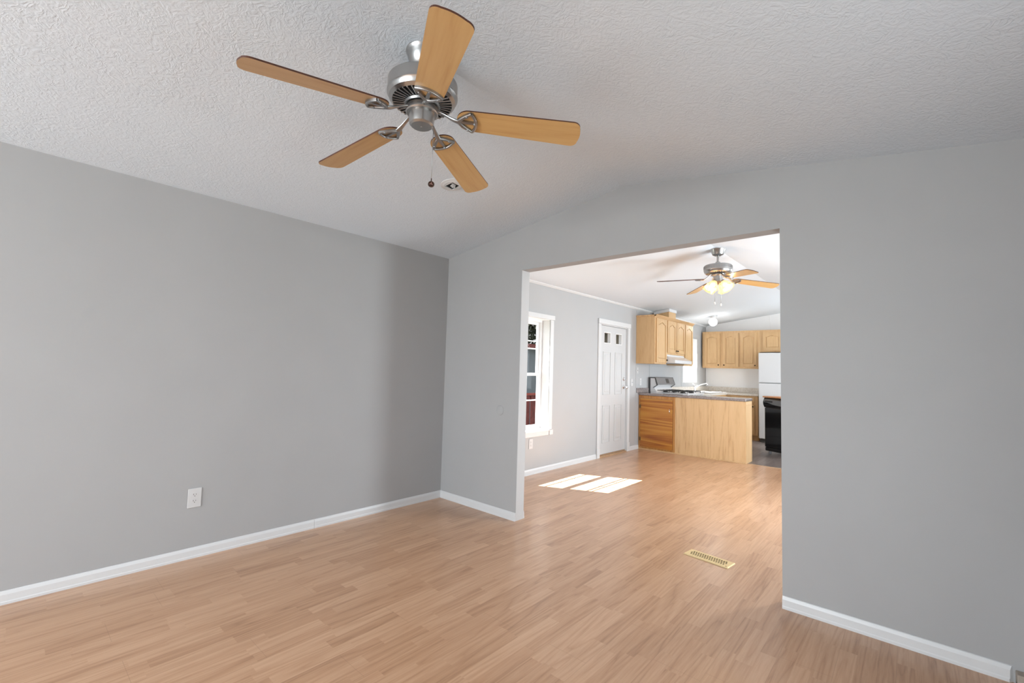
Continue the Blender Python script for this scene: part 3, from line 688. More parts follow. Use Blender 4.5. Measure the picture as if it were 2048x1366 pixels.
# ================================================================== small wall and ceiling fittings
# ceiling mount with a square opening, on the left slope
slope = math.atan((HA - HW) / RIDGE)
Lx, Ly = 1.135, -.95; Lz = ceil_z(Lx)
t = thing('smoke_alarm_base', 'round white alarm base with a dark diamond opening on the ceiling', 'smoke alarm', (Lx, Ly, Lz)); t.rotation_euler = (0, -slope, 0)
g = G(); pts = []
g.lathe([(.0525, -.006), (.0525, -.012), (.058, -.012), (.066, -.006), (.078, -.004), (.080, 0.0015), (.0525, .0015), (.0525, -.006)], (0, 0, 0), 48); g.build('ring', M_plastic, t)
g = G(); a0 = atan2(-2.9014 - Ly, 3.4493 - Lx)
for k in range(4):
    aa, ab = a0 + pi / 2 * k, a0 + pi / 2 * (k + 1); n = 10
    arc_ = [(.0535 * cos(aa + (ab - aa) * q / n), .0535 * sin(aa + (ab - aa) * q / n)) for q in range(n + 1)]
    g.prism([(.0500 * cos(aa), .0500 * sin(aa))] + arc_ + [(.0500 * cos(ab), .0500 * sin(ab))], -.012, -.006)
g.build('mounting_plate', M_plastic, t)
g = G(); g.lathe([(0, -.003), (.053, -.003)], (0, 0, 0), 32); g.build('cavity', M_black, t)
g = G(); g.box((-.012, -.010, -.013), (.010, .012, -.003), .003); g.tube([(-.02, .012, -.008), (0, .02, -.014), (.02, .008, -.008)], .003, 8); g.box((.012, -.02, -.009), (.02, .004, -.003), .001); g.build('connector', M_plastic, t)

def outlet(name, label, cat, loc, w, h, kind, group=None):
    t = thing(name, label, cat, loc, group=group)
    g = G(); g.box((0, -w / 2, -h / 2), (.006, w / 2, h / 2), .003); g.build('plate', M_plastic, t)
    if kind == 'duplex':
        for s in (1, -1):
            zc = s * .0195; g = G()
            poly = [(.0165 * max(-1, min(1, 1.25 * cos(2 * pi * k / 24))), zc + .0145 * sin(2 * pi * k / 24)) for k in range(24)]
            g.prism(poly, .004, .0075, FRAME_X, .0008); r = g.build('socket', M_plastic, t)
            g = G(); g.box((.0072, -.0075, zc - .001), (.0078, -.0055, zc + .008)); g.box((.0072, .0055, zc), (.0078, .0075, zc + .007)); g.lathe([(0, .0003), (.0024, .0003), (.0024, -.0003)], (.0076, 0, zc - .007), 12, Matrix.Rotation(pi / 2, 4, 'Y')); g.build('slots', M_dark, r)
        g = G(); g.lathe([(0, .0015), (.003, 0)], (.006, 0, 0), 10, Matrix.Rotation(pi / 2, 4, 'Y')); g.build('screw', M_plastic, t)
    elif kind == 'switch':
        g = G(); g.box((.005, -.005, -.012), (.010, .005, .012), .001); g.box((.008, -.0035, -.002), (.018, .0035, .007), .001); g.build('toggle', M_plastic, t)
    elif kind == 'jack':
        g = G(); g.box((.005, -.006, -.006), (.0066, .006, .006), .001); g.build('jack', M_dark, t)
    return t
outlet('wall_outlet', 'white duplex wall outlet low on the plain grey left wall', 'outlet', (0, -2.025, .376), .074, .120, 'duplex')
outlet('wall_outlet', 'white duplex wall outlet under the window with the white sill', 'outlet', (0, 1.366, .366), .072, .118, 'duplex')
outlet('light_switch', 'white light switch between the front door and the cabinets', 'light switch', (0, 3.945, 1.092), .072, .118, 'switch')
outlet('wall_outlet', 'white outlet just above the grey counter splash beside the stove', 'outlet', (0, 4.255, 1.10), .072, .118, 'duplex')
outlet('phone_jack', 'small white jack plate under the left wall cabinet', 'jack', (0, 4.148, 1.29), .035, .10, 'jack')
outlet('wall_outlet', 'white outlet between the stove back and the kitchen window', 'outlet', (0, 5.62, 1.11), .072, .118, 'duplex')
t = thing('wall_cover', 'round grey painted blank cover on the partition wall left of the opening', 'wall cover', (.755, 0, .892))
g = G(); g.lathe([(0, .006), (.034, .006), (.040, .004), (.043, 0)], (0, 0, 0), 36, Matrix.Rotation(pi / 2, 4, 'X')); g.build('cover_disc', M_wall, t)

# brass floor register
t = thing('floor_register', 'brass-coloured slotted floor register lying slightly askew in the laminate', 'floor vent', (2.378, .382, 0), radians(-6.9))
L, Wd = .152, .060; holes = []
for r_ in range(3):
    for c_ in range(16 if r_ == 1 else 15):
        u = -.1235 + c_ * .0158 + (0 if r_ == 1 else .0079); yv = -.0345 + r_ * .0240
        holes.append((u, u + .0080, yv, yv + .021))
us = sorted({-L, -L + .004, L - .004, L, *[round(h[0], 5) for h in holes], *[round(h[1], 5) for h in holes]}); vs = sorted({-Wd, -Wd + .004, Wd - .004, Wd, *[h[2] for h in holes], *[h[3] for h in holes]})
g = G()
for i in range(len(us) - 1):
    for j in range(len(vs) - 1):
        um, vm_ = (us[i] + us[i + 1]) / 2, (vs[j] + vs[j + 1]) / 2
        if any(h[0] < um < h[1] and h[2] < vm_ < h[3] for h in holes): continue
        zz = lambda u, v: .001 if abs(u) > L - .002 or abs(v) > Wd - .002 else .007
        g.quad([(us[i], vs[j], zz(us[i], vs[j])), (us[i + 1], vs[j], zz(us[i + 1], vs[j])), (us[i + 1], vs[j + 1], zz(us[i + 1], vs[j + 1])), (us[i], vs[j + 1], zz(us[i], vs[j + 1]))])
bmesh.ops.remove_doubles(g.bm, verts=g.bm.verts, dist=1e-5)
g.build('grille', M_brass, t)
g = G(); g.box((-.14, -.045, .0004), (.14, .045, .002)); g.build('slot_shade_plate', M_brassdk, t)  # dark plate under the slots, their shade is put into its colour
g = G(); g.lathe([(0, .002), (.004, .001), (.004, -.001)], (.134, -.043, .007), 12); g.build('screw', M_brassdk, t)

# globe light in the kitchen
gx, gy = .522, 6.30; gz = ceil_z(gx)
t = thing('ceiling_light', 'round white glowing globe light on the kitchen ceiling', 'ceiling light', (gx, gy, gz))
g = G(); g.lathe([(0, .004), (.062, .010), (.064, -.012), (.050, -.030), (.045, -.045), (0, -.045)], (0, 0, 0), 32, Matrix.Rotation(-slope, 4, 'Y')); g.build('lamp_base', M_plastic, t)
g = G(); R_ = .080; g.lathe([(R_ * sin(a), -.118 + R_ * cos(a)) for a in [pi * k / 24 for k in range(25)]], (0, 0, 0), 40); g.build('globe', M_globe, t)
add_light('globe_lamp', 'POINT', (gx + .02, gy - .02, gz - .23), 5.0, (1, .98, .95), radius=.08)

# ================================================================== kitchen cabinets
def cathedral(a, b, c, d, rise=.03, n=16, flat=.16):
    """rectangle a..b x c..d whose top edge is a cathedral arch (points counter-clockwise)"""
    pts = [(a, c), (b, c)]; w_ = b - a; ztop = d - rise
    top = []
    for k in range(n + 1):
        t = k / n; x = b - w_ * t; s = abs(2 * t - 1)
        s2 = min(1.0, max(0.0, (s) / (1 - flat)))
        top.append((x, ztop + rise * (0.5 + 0.5 * cos(pi * s2)) if s2 < 1 else ztop))
    return pts + top
def cab_door(parent, O, u0, u1, z0, z1, w, face, knob=None, frame='X', arch=True, mat=M_oak, knobmat=M_knobdk, name='door'):
    """raised panel door in plane frame: 'X' faces +x (u=y, w=x), 'Y' faces -y (u=x, w=-y)"""
    if frame == 'X': Fm = Matrix(((0, 0, 1, w), (1, 0, 0, 0), (0, 1, 0, 0), (0, 0, 0, 1)))
    else: Fm = Matrix(((1, 0, 0, 0), (0, 0, -1, w), (0, 1, 0, 0), (0, 0, 0, 1)))
    st = min(.055, (u1 - u0) * .2); rb = min(.055, (z1 - z0) * .15); rt = min(.055, (z1 - z0) * .15)
    g = G(); g.prism([(u0, z0), (u1, z0), (u1, z1), (u0, z1)], .001, .010, Fm)
    g.prism([(u0, z0), (u0 + st, z0), (u0 + st, z1), (u0, z1)], .009, .022, Fm, .003); g.prism([(u1 - st, z0), (u1, z0), (u1, z1), (u1 - st, z1)], .009, .022, Fm, .003)
    g.prism([(u0 + st, z0), (u1 - st, z0), (u1 - st, z0 + rb), (u0 + st, z0 + rb)], .009, .0216, Fm, .003)
    if arch:
        ar = min(.040, (u1 - u0) * .13)
        arcpts = cathedral(u0 + st, u1 - st, z0 + rb, z1 - rt, ar)
        top = [(x, z) for x, z in arcpts[2:]]
        g.prism([(u1 - st, z1)] + [(u0 + st, z1)] + top[::-1], .009, .0216, Fm, .002)
        inn = cathedral(u0 + st + .012, u1 - st - .012, z0 + rb + .012, z1 - rt - .012, ar)
    else:
        g.prism([(u0 + st, z1 - rt), (u1 - st, z1 - rt), (u1 - st, z1), (u0 + st, z1)], .009, .0216, Fm, .003)
        inn = [(u0 + st + .012, z0 + rb + .012), (u1 - st - .012, z0 + rb + .012), (u1 - st - .012, z1 - rt - .012), (u0 + st + .012, z1 - rt - .012)]
    g.prism(inn, .009, .0185, Fm, .008, 1)
    d = g.build(name, mat, parent, O)
    if knob:
        g = G(); g.lathe([(.006, 0), (.005, .008), (.012, .014), (.014, .020), (.010, .026), (0, .028)], (0, 0, 0), 16, Fm @ Matrix.Translation((knob[0], knob[1], .018))); g.build('knob', knobmat, d, O, 'dark round knob')
    return d
XC = .325     # face plane of the left wall cabinets
def left_upper(label, y0, y1, z0, z1, doors, crown_l=False, crown_r=False):
    t = thing('wall_cabinet', label, 'cabinet', (0.0, (y0 + y1) / 2, z0)); O = t.location
    g = G(); g.box((.003, y0, z0), (XC, y1, z1), .0015); g.build('body', M_oak, t, O)
    for (a, b, c, d, kn) in doors: cab_door(t, O, a, b, c, d, XC, 1, kn, 'X')
    g = G()
    prof = [(XC - .006, z1 - .035), (XC + .004, z1 - .035), (XC + .016, z1 - .018), (XC + .036, z1 + .0), (XC + .042, z1 + .010), (XC - .006, z1 + .010)]
    Fy = Matrix(((1, 0, 0, 0), (0, 0, 1, 0), (0, 1, 0, 0), (0, 0, 0, 1)))
    g.prism(prof, y0 - (.012 if crown_l else 0), y1 + (.012 if crown_r else 0), Fy)
    g.box((.003, y0, z1 - .002), (XC, y1, z1 + .010))
    if crown_l: g.box((.003, y0 - .012, z1 - .014), (XC + .03, y0 + .004, z1 + .010), .004)
    if crown_r: g.box((.003, y1 - .004, z1 - .014), (XC + .03, y1 + .012, z1 + .010), .004)
    g.build('crown_moulding', M_oakx, t, O)
    return t
left_upper('tall single-door maple wall cabinet with the broad plain side facing the room', 4.082, 4.540, 1.405, 2.192, [(4.118, 4.522, 1.430, 2.150, (4.498, 1.475))], True)
left_upper('short two-door maple wall cabinet above the range hood', 4.540, 5.330, 1.575, 2.192, [(4.556, 4.925, 1.605, 2.150, (4.900, 1.645)), (4.945, 5.312, 1.605, 2.150, (4.972, 1.645))])
left_upper('narrow single-door maple wall cabinet beside the kitchen window', 5.330, 5.745, 1.405, 2.192, [(5.350, 5.715, 1.430, 2.150, (5.376, 1.475))], False, True)
t = thing('duct_cover', 'small maple box with white cap boxing the hood duct up to the ceiling', 'duct cover', (.17, 4.85, 2.202)); O = t.location
g = G(); g.prism([(.04, 2.202), (.30, 2.202), (.30, ceil_z(.30) - .004), (.04, ceil_z(.04) - .004)], 4.70, 5.00, FRAME_Y); g.build('box', M_oak, t, O)
g = G(); g.prism([(.03, ceil_z(.03) - .052), (.312, ceil_z(.3) - .052), (.312, ceil_z(.312) - .003), (.03, ceil_z(.03) - .003)], 4.688, 5.012, FRAME_Y); g.build('cap', M_trim, t, O)
# range hood
t = thing('range_hood', 'white sloped range hood under the short wall cabinet', 'range hood', (.0, 4.935, 1.43)); O = t.location
g = G(); g.prism([(.003, 1.573), (XC, 1.573), (XC + .01, 1.545), (.47, 1.480), (.47, 1.430), (.003, 1.430)], 4.556, 5.314, FRAME_Y); g.build('canopy', M_appl, t, O)
g = G(); g.box((.05, 4.60, 1.428), (.43, 5.27, 1.432)); g.build('filter', M_nickel2, t, O)
g = G(); g.box((.469, 4.86, 1.445), (.473, 5.01, 1.465), .001); g.build('control', M_appl, t, O)
# back wall uppers
YC = YF - .325
def back_upper(label, x0, x1, z0, z1, doors):
    t = thing('wall_cabinet', label, 'cabinet', ((x0 + x1) / 2, YF - .003, z0)); O = t.location
    g = G(); g.box((x0, YC, z0), (x1, YF - .003, z1), .0015); g.build('body', M_oak, t, O)
    for (a, b, c, d, kn) in doors: cab_door(t, O, a, b, c, d, YC, 1, kn, 'Y')
    return t
back_upper('single-door maple wall cabinet in the kitchen corner beside the window', .034, .425, 1.398, 2.172, [(.075, .400, 1.430, 2.125, (.372, 1.462))])
back_upper('two-door maple wall cabinet left of the refrigerator top', .425, 1.150, 1.398, 2.172, [(.455, .762, 1.430, 2.125, (.482, 1.462)), (.792, 1.098, 1.430, 2.125, (1.070, 1.462))])
back_upper('short maple cabinet above the refrigerator', 1.150, 1.96, 1.735, 2.172, [(1.205, 1.545, 1.760, 2.125, None), (1.565, 1.905, 1.760, 2.125, None)])

# ---- peninsula: cabinet with amber plywood door + light oak panel
PY0, PY1, PX1 = 4.205, 4.520, 1.642
t = thing('peninsula_cabinet', 'low peninsula cabinet with amber plywood door and light oak panelling', 'cabinet', (.82, PY0, 0)); O = t.location
g = G(); g.box((.006, PY0, 0), (.62, PY1, .880)); g.box((.62, PY0 + .006, 0), (PX1 - .012, PY1, .880)); g.build('body', M_panel, t, O)
g = G(); g.box((.616, PY0 - .004, .0), (PX1, PY0 + .007, .880), .002); g.build('oak_panel', M_panel, t, O, 'light oak printed panel')
g = G(); g.box((PX1 - .012, PY0 + .007, 0), (PX1, PY1, .880), .001); g.build('end_panel', M_panel, t, O)
g = G(); g.box((PX1 - .001, PY0 + .01, .815), (PX1 + .002, PY1 - .03, .840), .001); g.build('end_cleat', M_oak, t, O)
g = G()
for a, b in (((.006, PY0 - .010, .018), (.032, PY0, .880)), ((.585, PY0 - .010, .018), (.616, PY0, .880)), ((.032, PY0 - .010, .835), (.585, PY0, .880)), ((.032, PY0 - .010, .018), (.585, PY0, .040))): g.box(a, b, .002)
g.build('face_frame', M_plyframe, t, O, 'amber stained wood frame')
g = G(); g.box((.036, PY0 - .016, .043), (.580, PY0 - .001, .831), .002); d = g.build('door', M_ply, t, O, 'amber plywood door with flame grain')
g = G(); g.tube([(.540, PY0 - .016, .690), (.540, PY0 - .036, .682), (.540, PY0 - .040, .655), (.540, PY0 - .036, .628), (.540, PY0 - .016, .620)], .005, 8); g.build('handle', M_chrome, d, O, 'chrome pull handle')
for z in (.70, .17):
    g = G(); g.box((.022, PY0 - .019, z - .028), (.048, PY0 - .014, z + .028), .001); g.lathe([(0, -.03), (.004, -.03), (.004, .03), (0, .03)], (.034, PY0 - .019, z), 8); g.build('hinge', M_hinge, t, O)
g = G(); g.box((.006, PY0 - .020, 0), (PX1, PY0 - .004, .016), .003); g.build('toe_strip', M_panel, t, O)
t = thing('countertop', 'grey-brown speckled countertop on the peninsula', 'countertop', (.82, PY0, .880)); O = t.location
g = G(); g.box((.003, PY0 - .022, .882), (PX1 + .0, PY1 + .030, .920), .006); g.build('slab', M_counterdk, t, O)
g = G(); g.box((.003, PY0 - .10 + .004, .921), (.022, PY1 + .02, 1.000), .004); g.build('backsplash', M_counterdk, t, O)

# ---- stove
SY0, SY1, SX = 4.562, 5.322, .690
t = thing('stove', 'white gas stove with grey back panel behind the peninsula', 'stove', (.35, 4.94, 0)); O = t.location
g = G(); g.box((.04, SY0, .03), (SX - .03, SY1, .905), .004); g.build('body', M_appl, t, O)
g = G(); g.box((.04, SY0 - .002, .905), (SX, SY1 + .002, .930), .008); g.build('cooktop', M_appl, t, O)
g = G(); g.box((SX - .03, SY0 + .01, .17), (SX - .004, SY1 - .01, .76), .006); d = g.build('door', M_appl, t, O)
g = G(); g.tube([(SX - .004, SY0 + .06, .72), (SX + .035, SY0 + .07, .73), (SX + .035, SY1 - .07, .73), (SX - .004, SY1 - .06, .72)], .010, 10); g.build('handle', M_appl, d, O)
g = G(); g.box((SX - .008, SY0 + .12, .32), (SX - .001, SY1 - .12, .60), .003); g.build('oven_window', M_blackgloss, d, O)
g = G(); g.box((SX - .03, SY0 + .01, .03), (SX - .006, SY1 - .01, .16), .005); g.build('drawer', M_appl, t, O)
for k in range(5):
    g = G(); g.lathe([(.022, 0), (.020, .018), (0, .020)], (0, 0, 0), 18, Matrix.Translation((SX - .03, SY0 + .10 + k * .14, .84)) @ Matrix.Rotation(pi / 2, 4, 'Y')); g.build('knob', M_stovedark, t, O)
# backguard: profile in (x,z)
pf = [(.035, .930), (.150, .930), (.120, .985), (.088, 1.010), (.155, 1.055), (.118, 1.172), (.035, 1.172)]
g = G(); g.prism(pf, SY0 + .004, SY1 - .004, FRAME_Y); g.build('backguard', M_appl, t, O, 'white curved back riser')
g = G()
g.prism([(.005, .91), (.038, .91), (.038, 1.180), (.005, 1.180)], SY0, SY1, FRAME_Y)
def strip(a, b, th, yA, yB):
    d_ = Vector((b[0] - a[0], b[1] - a[1])).normalized(); n_ = Vector((d_.y, -d_.x)) * th
    return [(a[0], a[1]), (b[0], b[1]), (b[0] + n_.x, b[1] + n_.y), (a[0] + n_.x, a[1] + n_.y)]
for yy0, yy1 in ((SY0 - .002, SY0 + .016), (SY1 - .016, SY1 + .002)):
    g.prism([(.035, 1.166), (.118, 1.166), (.122, 1.182), (.035, 1.182)], yy0, yy1, FRAME_Y)
    g.prism([(.112, 1.182), (.128, 1.182), (.170, 1.052), (.150, 1.048)], yy0, yy1, FRAME_Y)
    g.prism([(.150, 1.046), (.170, 1.052), (.098, 1.000), (.082, 1.004)], yy0, yy1, FRAME_Y)
g.prism([(.035, 1.172), (.120, 1.172), (.122, 1.182), (.035, 1.182)], SY0, SY1, FRAME_Y)
g.build('backguard_trim', M_stovedark, t, O, 'dark trim of the back panel')
g = G(); g.prism([(.118, 1.174), (.128, 1.176), (.168, 1.056), (.155, 1.052)], SY0 + .014, SY1 - .014, FRAME_Y); pn = g.build('control_panel', M_stovegrey, t, O, 'slanted grey control panel')
g = G(); g.prism([(.134, 1.158), (.137, 1.159), (.163, 1.081), (.160, 1.080)], SY0 + .40, SY0 + .52, FRAME_Y); g.build('display', M_stovedark, pn, O)
# grates and burners
for bx in (.23, .53):
    for by in (SY0 + .19, SY1 - .19):
        g = G(); w_ = .115; z_ = .962; h_ = .932
        g.tube([(bx - w_, by - w_, z_), (bx + w_, by - w_, z_), (bx + w_, by + w_, z_), (bx - w_, by + w_, z_)], .0055, 8, closed=True)
        for sx in (-1, 1):
            for sy in (-1, 1): g.tube([(bx + sx * w_, by + sy * w_, z_), (bx + sx * w_, by + sy * w_, h_)], .0055, 8)
        for (ax, ay) in ((1, 0), (-1, 0), (0, 1), (0, -1)): g.tube([(bx + ax * w_, by + ay * w_, z_), (bx + ax * .035, by + ay * .035, z_)], .005, 8)
        g.build('grate', M_iron, t, O, 'black iron grate')
        g = G(); g.lathe([(0, .950), (.034, .950), (.040, .944), (.040, .938), (.055, .934), (.055, .930)], (bx, by, 0), 24); g.build('burner', M_iron, t, O)

# ---- sink run and back run base cabinets + light countertop
def base_cab(label, face, a0, a1, w, depth_to, cols, z1=.862):
    """face 'X': front at x=w, runs y a0..a1; face 'Y': front at y=w, runs x a0..a1"""
    c = (w, (a0 + a1) / 2, 0) if face == 'X' else ((a0 + a1) / 2, w, 0)
    t = thing('base_cabinet', label, 'cabinet', c); O = t.location
    g = G()
    if face == 'X':
        g.box((w - .02, a0, .10), (w, a1, z1), .0015); g.box((depth_to, a0, .10), (w - .02, a0 + .018, z1)); g.box((depth_to, a1 - .018, .10), (w - .02, a1, z1)); g.box((depth_to, a0 + .018, .10), (w - .02, a1 - .018, .12)); g.box((depth_to, a0 + .018, .12), (depth_to + .01, a1 - .018, z1))
        g.box((depth_to, a0, 0), (w - .06, a1, .10))
    else: g.box((a0, w, .10), (a1, depth_to, z1), .0015); g.box((a0, w + .06, 0), (a1, depth_to, .10))
    g.build('body', M_oak, t, O)
    n = len(cols) - 1
    for k in range(n):
        u0, u1 = cols[k] + .018, cols[k + 1] - .018
        cab_door(t, O, u0, u1, .120, .690, w, 1, ((u1 - .028) if k % 2 == 0 else (u0 + .028), .655), face, arch=False)
        g = G(); s = w
        Fm = Matrix(((0, 0, 1, w), (1, 0, 0, 0), (0, 1, 0, 0), (0, 0, 0, 1))) if face == 'X' else Matrix(((1, 0, 0, 0), (0, 0, -1, w), (0, 1, 0, 0), (0, 0, 0, 1)))
        g.prism([(u0, .735), (u1, .735), (u1, .835), (u0, .835)], .001, .020, Fm, .004); dr = g.build('drawer', M_oak, t, O)
        g = G(); g.lathe([(.006, 0), (.005, .008), (.012, .014), (.014, .020), (.010, .026), (0, .028)], (0, 0, 0), 16, Fm @ Matrix.Translation(((u0 + u1) / 2, .785, .018))); g.build('knob', M_knobdk, dr, O)
    return t
base_cab('maple sink base cabinet along the window wall behind the stove', 'X', 5.335, 6.86, .600, .003, [5.335, 5.84, 6.35, 6.86])
base_cab('maple base cabinet with one drawer left of the refrigerator', 'Y', .602, 1.178, 6.865, YF - .003, [.68, 1.14])
t = thing('countertop', 'beige speckled L-shaped countertop under the kitchen window', 'countertop', (.3, 6.5, .864)); O = t.location
g = G(); CZ0, CZ1 = .864, .900
hole = (6.16, 6.88, .10, .52)   # y0,y1,x0,x1
for a, b in (((.003, 5.328, CZ0), (.625, hole[0], CZ1)), ((.003, hole[0], CZ0), (hole[2], hole[1], CZ1)), ((hole[3], hole[0], CZ0), (.625, hole[1], CZ1)), ((.003, hole[1], CZ0), (.625, YF - .003, CZ1)), ((.625, 6.838, CZ0), (1.190, YF - .003, CZ1))): g.box(a, b)
bmesh.ops.remove_doubles(g.bm, verts=g.bm.verts, dist=1e-5)
g.build('slab', M_counterlt, t, O)
g = G(); g.box((.003, 5.328, CZ1), (.022, YF - .003, 1.000), .004); g.box((.022, YF - .022, CZ1), (1.190, YF - .003, 1.000), .004); g.build('backsplash', M_counterlt, t, O)
# sink with two bowls and rim
t = thing('sink', 'white double-bowl kitchen sink under the window', 'sink', (.31, 6.52, .90)); O = t.location
g = G(); x0, x1, ya, yb = .085, .535, 6.145, 6.895
for a, b in (((x0, ya, .901), (x0 + .045, yb, .909)), ((x1 - .025, ya, .901), (x1, yb, .909)), ((x0 + .045, ya, .901), (x1 - .025, ya + .025, .909)), ((x0 + .045, yb - .025, .901), (x1 - .025, yb, .909)), ((x0 + .045, 6.50, .901), (x1 - .025, 6.54, .909))): g.box(a, b, .003)
g.build('rim', M_appl, t, O)
for (p, q) in ((ya + .020, 6.50), (6.54, yb - .020)):
    g = G(); xa, xb_ = x0 + .040, x1 - .022; zb = .74
    g.quad([(xa, p, zb), (xb_, p, zb), (xb_, q, zb), (xa, q, zb)])
    for A, Bq in (((xa, p), (xb_, p)), ((xb_, p), (xb_, q)), ((xb_, q), (xa, q)), ((xa, q), (xa, p))): g.quad([(*A, zb), (*Bq, zb), (*Bq, .903), (*A, .903)])
    bmesh.ops.remove_doubles(g.bm, verts=g.bm.verts, dist=1e-5); g.build('bowl', M_appl, t, O)
t = thing('faucet', 'chrome kitchen faucet with a long swung spout beside the window', 'faucet', (.112, 6.47, .909)); O = t.location
g = G(); g.box((.088, 6.37, .9095), (.136, 6.57, .920), .005); g.lathe([(0, .918), (.024, .918), (.022, .955), (.016, .990), (.018, 1.000), (.014, 1.012), (0, 1.016)], (.112, 6.47, 0), 24); g.build('base', M_chrome, t, O)
g = G(); g.tube([(.112, 6.47, .975), (.150, 6.48, 1.010), (.22, 6.50, 1.045), (.29, 6.52, 1.072), (.325, 6.53, 1.080), (.340, 6.533, 1.070), (.342, 6.534, 1.050)], [.012, .011, .010, .010, .011, .013, .013], 12); g.build('spout', M_chrome, t, O)
g = G(); g.tube([(.112, 6.47, 1.010), (.110, 6.45, 1.035), (.10, 6.41, 1.06)], [.008, .007, .010], 10); g.build('handle', M_chrome, t, O)
# white tray edge seen at the right of the cooktop is the counter return
# ---- refrigerator
t = thing('refrigerator', 'white top-freezer refrigerator at the end of the kitchen', 'refrigerator', (1.585, 6.78, 0)); O = t.location
RX0, RX1, RY = 1.212, 1.955, 6.83
g = G(); g.box((RX0, RY, .03), (RX1, YF - .04, 1.700), .006); g.build('body', M_appl, t, O)
for nm, za, zb in (('fridge_door', .07, 1.115), ('freezer_door', 1.130, 1.700)):
    g = G(); g.box((RX0, RY - .072, za), (RX1, RY - .004, zb), .014, 3); d = g.build(nm, M_appl, t, O)
    g = G(); hz = (za + .55, zb - .03) if nm == 'fridge_door' else (za + .02, za + .30)
    g.box((RX1 - .07, RY - .105, hz[0]), (RX1 - .045, RY - .070, hz[1]), .008); g.build('handle', M_appl, d, O)
g = G(); g.box((RX0 + .01, RY - .03, .0), (RX1 - .01, RY + .02, .065), .003); g.box((RX0 + .04, RY - .07, 0), (RX0 + .10, RY - .02, .02), .004); g.build('toe_grille', M_stovedark, t, O)

# ---- portable dishwasher (turned a little)
t = thing('portable_dishwasher', 'black portable dishwasher with a wood top standing on casters', 'dishwasher', (1.610, 5.411, 0), radians(-28.5))
W_, D_ = .61, .58
g = G(); g.box((0, .03, .055), (W_, D_, .905), .006); g.build('body', M_blackgloss, t)
g = G(); g.box((.004, .0, .115), (W_ - .004, .032, .745), .008); g.build('door', M_blackgloss, t)
g = G(); arc = [(.0, .905)] + [(-.030 * sin(pi * k / 8) - .004, .900 - .150 * k / 8) for k in range(9)] + [(.03, .750), (.03, .905)]
Fx = Matrix(((0, 0, 1, 0), (1, 0, 0, 0), (0, 1, 0, 0), (0, 0, 0, 1)))
g.prism(arc, .004, W_ - .004, Fx); cp = g.build('control_panel', M_blackgloss, t)
g = G()
pts = [(.02, .885), (.10, .885), (.30, .870), (W_ - .03, .868), (W_ - .03, .79), (.40, .775), (.20, .800), (.02, .845)]
g.prism([(p[0], p[1]) for p in pts], .030, .036, Matrix(((1, 0, 0, 0), (0, 0, -1, 0), (0, 1, 0, 0), (0, 0, 0, 1)))); g.build('control_face', M_panelgrey, cp)
g = G(); g.box((.05, -.046, .835), (.18, -.034, .858), .004); g.build('latch_handle', M_blackgloss, cp)
g = G(); g.box((.004, .01, .055), (W_ - .004, .03, .108), .004); g.build('toe_panel', M_blackgloss, t)
g = G(); g.box((-.018, -.02, .907), (W_ + .018, D_ + .01, .930), .005); g.build('wood_top', M_woodtop, t, label='orange-brown wood top')
for (x, y) in ((.05, .06), (W_ - .05, .06), (.05, D_ - .06), (W_ - .05, D_ - .06)):
    g = G(); g.lathe([(0, -.010), (.022, -.010), (.025, -.006), (.025, .006), (.022, .010), (0, .010)], (x, y, .0255), 20, Matrix.Rotation(pi / 2, 4, 'Y')); g.box((x - .014, y - .008, .03), (x + .014, y + .008, .058), .002); g.build('caster', M_caster, t)

# ================================================================== outdoors, seen through the glass
g = G(); g.box((-300, -200, -.95), (60, 300, -.80)); struct(g.build('ground', M_ground), 'green lawn outside')
t = thing('deck', 'red-stained wooden deck outside the window', 'deck', (-1.1, 4.0, -.8)); O = t.location
g = G()
for k in range(14): g.box((-2.15, 1.9 + k * .30, -.11), (-.16, 1.9 + k * .30 + .29, -.07), .004)
g.build('deck_boards', M_redwood, t, O)
for (x, y) in ((-2.1, 2.0), (-2.1, 4.0), (-2.1, 6.0)):
    g = G(); g.box((x - .05, y - .05, -.8), (x + .05, y + .05, -.1)); g.build('footing_post', M_redwood, t, O)
t = thing('deck_railing', 'red wooden deck railing with vertical boards outside the window', 'railing', (-2.1, 4.0, -.1)); O = t.location
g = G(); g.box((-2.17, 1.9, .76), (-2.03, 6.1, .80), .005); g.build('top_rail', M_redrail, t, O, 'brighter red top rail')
g = G(); g.box((-2.12, 1.9, .02), (-2.08, 6.1, .10), .004); g.box((-2.12, 1.9, .66), (-2.08, 6.1, .75), .004); g.build('cross_rail', M_redwood, t, O)
for k in range(28):
    g = G(); y = 1.95 + k * .150; g.box((-2.08, y, -.06), (-2.055, y + .105 + .02 * (k % 3), .75), .004); g.build('baluster', M_redwood, t, O)
t = thing('pergola', 'red wooden porch posts and beam with a diagonal brace outside', 'pergola', (-2.1, 4.0, -.1)); O = t.location
for y in (3.42, 5.4):
    g = G(); g.box((-2.26, y, -.07), (-2.18, y + .09, 1.66), .005); g.build('post', M_redwood, t, O)
g = G(); g.box((-2.26, 3.2, 1.66), (-2.18, 6.2, 1.76), .005); g.build('beam', M_redwood, t, O)
g = G(); g.tube([(-2.22, 3.50, 1.22), (-2.22, 3.90, 1.66)], .028, 4); g.build('brace', M_redwood, t, O)
t = thing('sun_block_roof', 'flat roof added over the deck to block the sun', 'roof', (-2.1, 3.85, 2.55)); O = t.location  # added to keep direct sun off the door panes and deck wood
g = G(); g.box((-4.1, 2.15, 2.55), (-.16, 5.55, 2.62), .01); g.build('roof_panel', M_redwood, t, O)
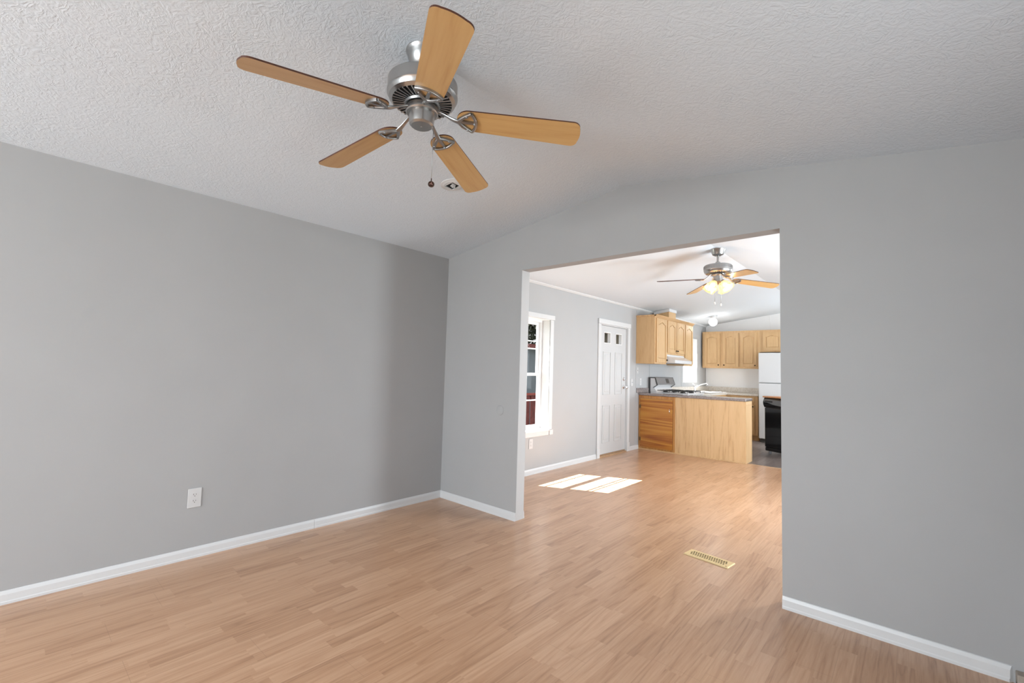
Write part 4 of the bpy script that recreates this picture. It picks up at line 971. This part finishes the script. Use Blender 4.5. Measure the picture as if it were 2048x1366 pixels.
for y in (2.20, 5.42):
    g = G(); g.box((-4.05, y, -.80), (-3.97, y + .08, 2.55), .005); g.build('post', M_redwood, t, O)
t = thing('neighbour_house', 'pale blue-grey neighbouring house with grey roof behind the deck', 'house', (-9, 11.5, -.8)); O = t.location
g = G(); g.box((-13, 7.2, -.8), (-7.0, 15.5, 2.15)); g.build('wall', M_siding, t, O)
g = G(); g.prism([(-13.4, 2.1), (-6.6, 2.1), (-10, 3.7)], 6.9, 15.8, FRAME_Y); g.build('roof', M_roof, t, O)
t = thing('shed', 'tan shed seen through the small door panes', 'shed', (-4.0, 10.5, -.8)); O = t.location
g = G(); g.box((-5.5, 9.6, -.8), (-2.6, 12.0, 2.5)); g.build('wall', M_house2, t, O)
g = G(); g.prism([(-5.7, 2.45), (-2.4, 2.45), (-4.05, 3.3)], 9.4, 12.2, FRAME_Y); g.build('roof', M_roof, t, O)
def tree(label, x, y, h, rad, n, seed):
    rnd = random.Random(seed); t = thing('tree', label, 'tree', (x, y, -.8)); O = t.location
    g = G(); g.tube([(x, y, -.8), (x + .1, y, h * .35), (x, y + .1, h * .7)], [.18, .13, .06], 10)
    for k in range(5):
        a = rnd.uniform(0, 6.28); g.tube([(x, y, h * .35), (x + rad * .6 * cos(a), y + rad * .6 * sin(a), h * .35 + rnd.uniform(.5, 1.6))], [.07, .02], 8)
    g.build('trunk', M_bark, t, O)
    g = G()
    for k in range(n):
        v = Vector((rnd.gauss(0, 1), rnd.gauss(0, 1), rnd.gauss(0, 1))).normalized() * rad * rnd.uniform(.25, 1) ** .5; c = Vector((x, y, h * .62)) + Vector((v.x, v.y, v.z * .9))
        a = Vector((rnd.gauss(0, 1), rnd.gauss(0, 1), rnd.gauss(0, 1))).normalized() * .10; b = a.cross(Vector((rnd.random(), rnd.random(), rnd.random() + .1))).normalized() * .06
        g.quad([c - a, c + b, c + a, c - b])
    f = g.build('foliage', M_leaf, t, O); return t
tree('green leafy tree rising behind the deck railing', -4.9, 6.3, 5.2, 1.7, 5200, 3)
tree('tall green tree left of the pale neighbouring house', -13.0, 3.0, 7.4, 2.6, 4200, 5)
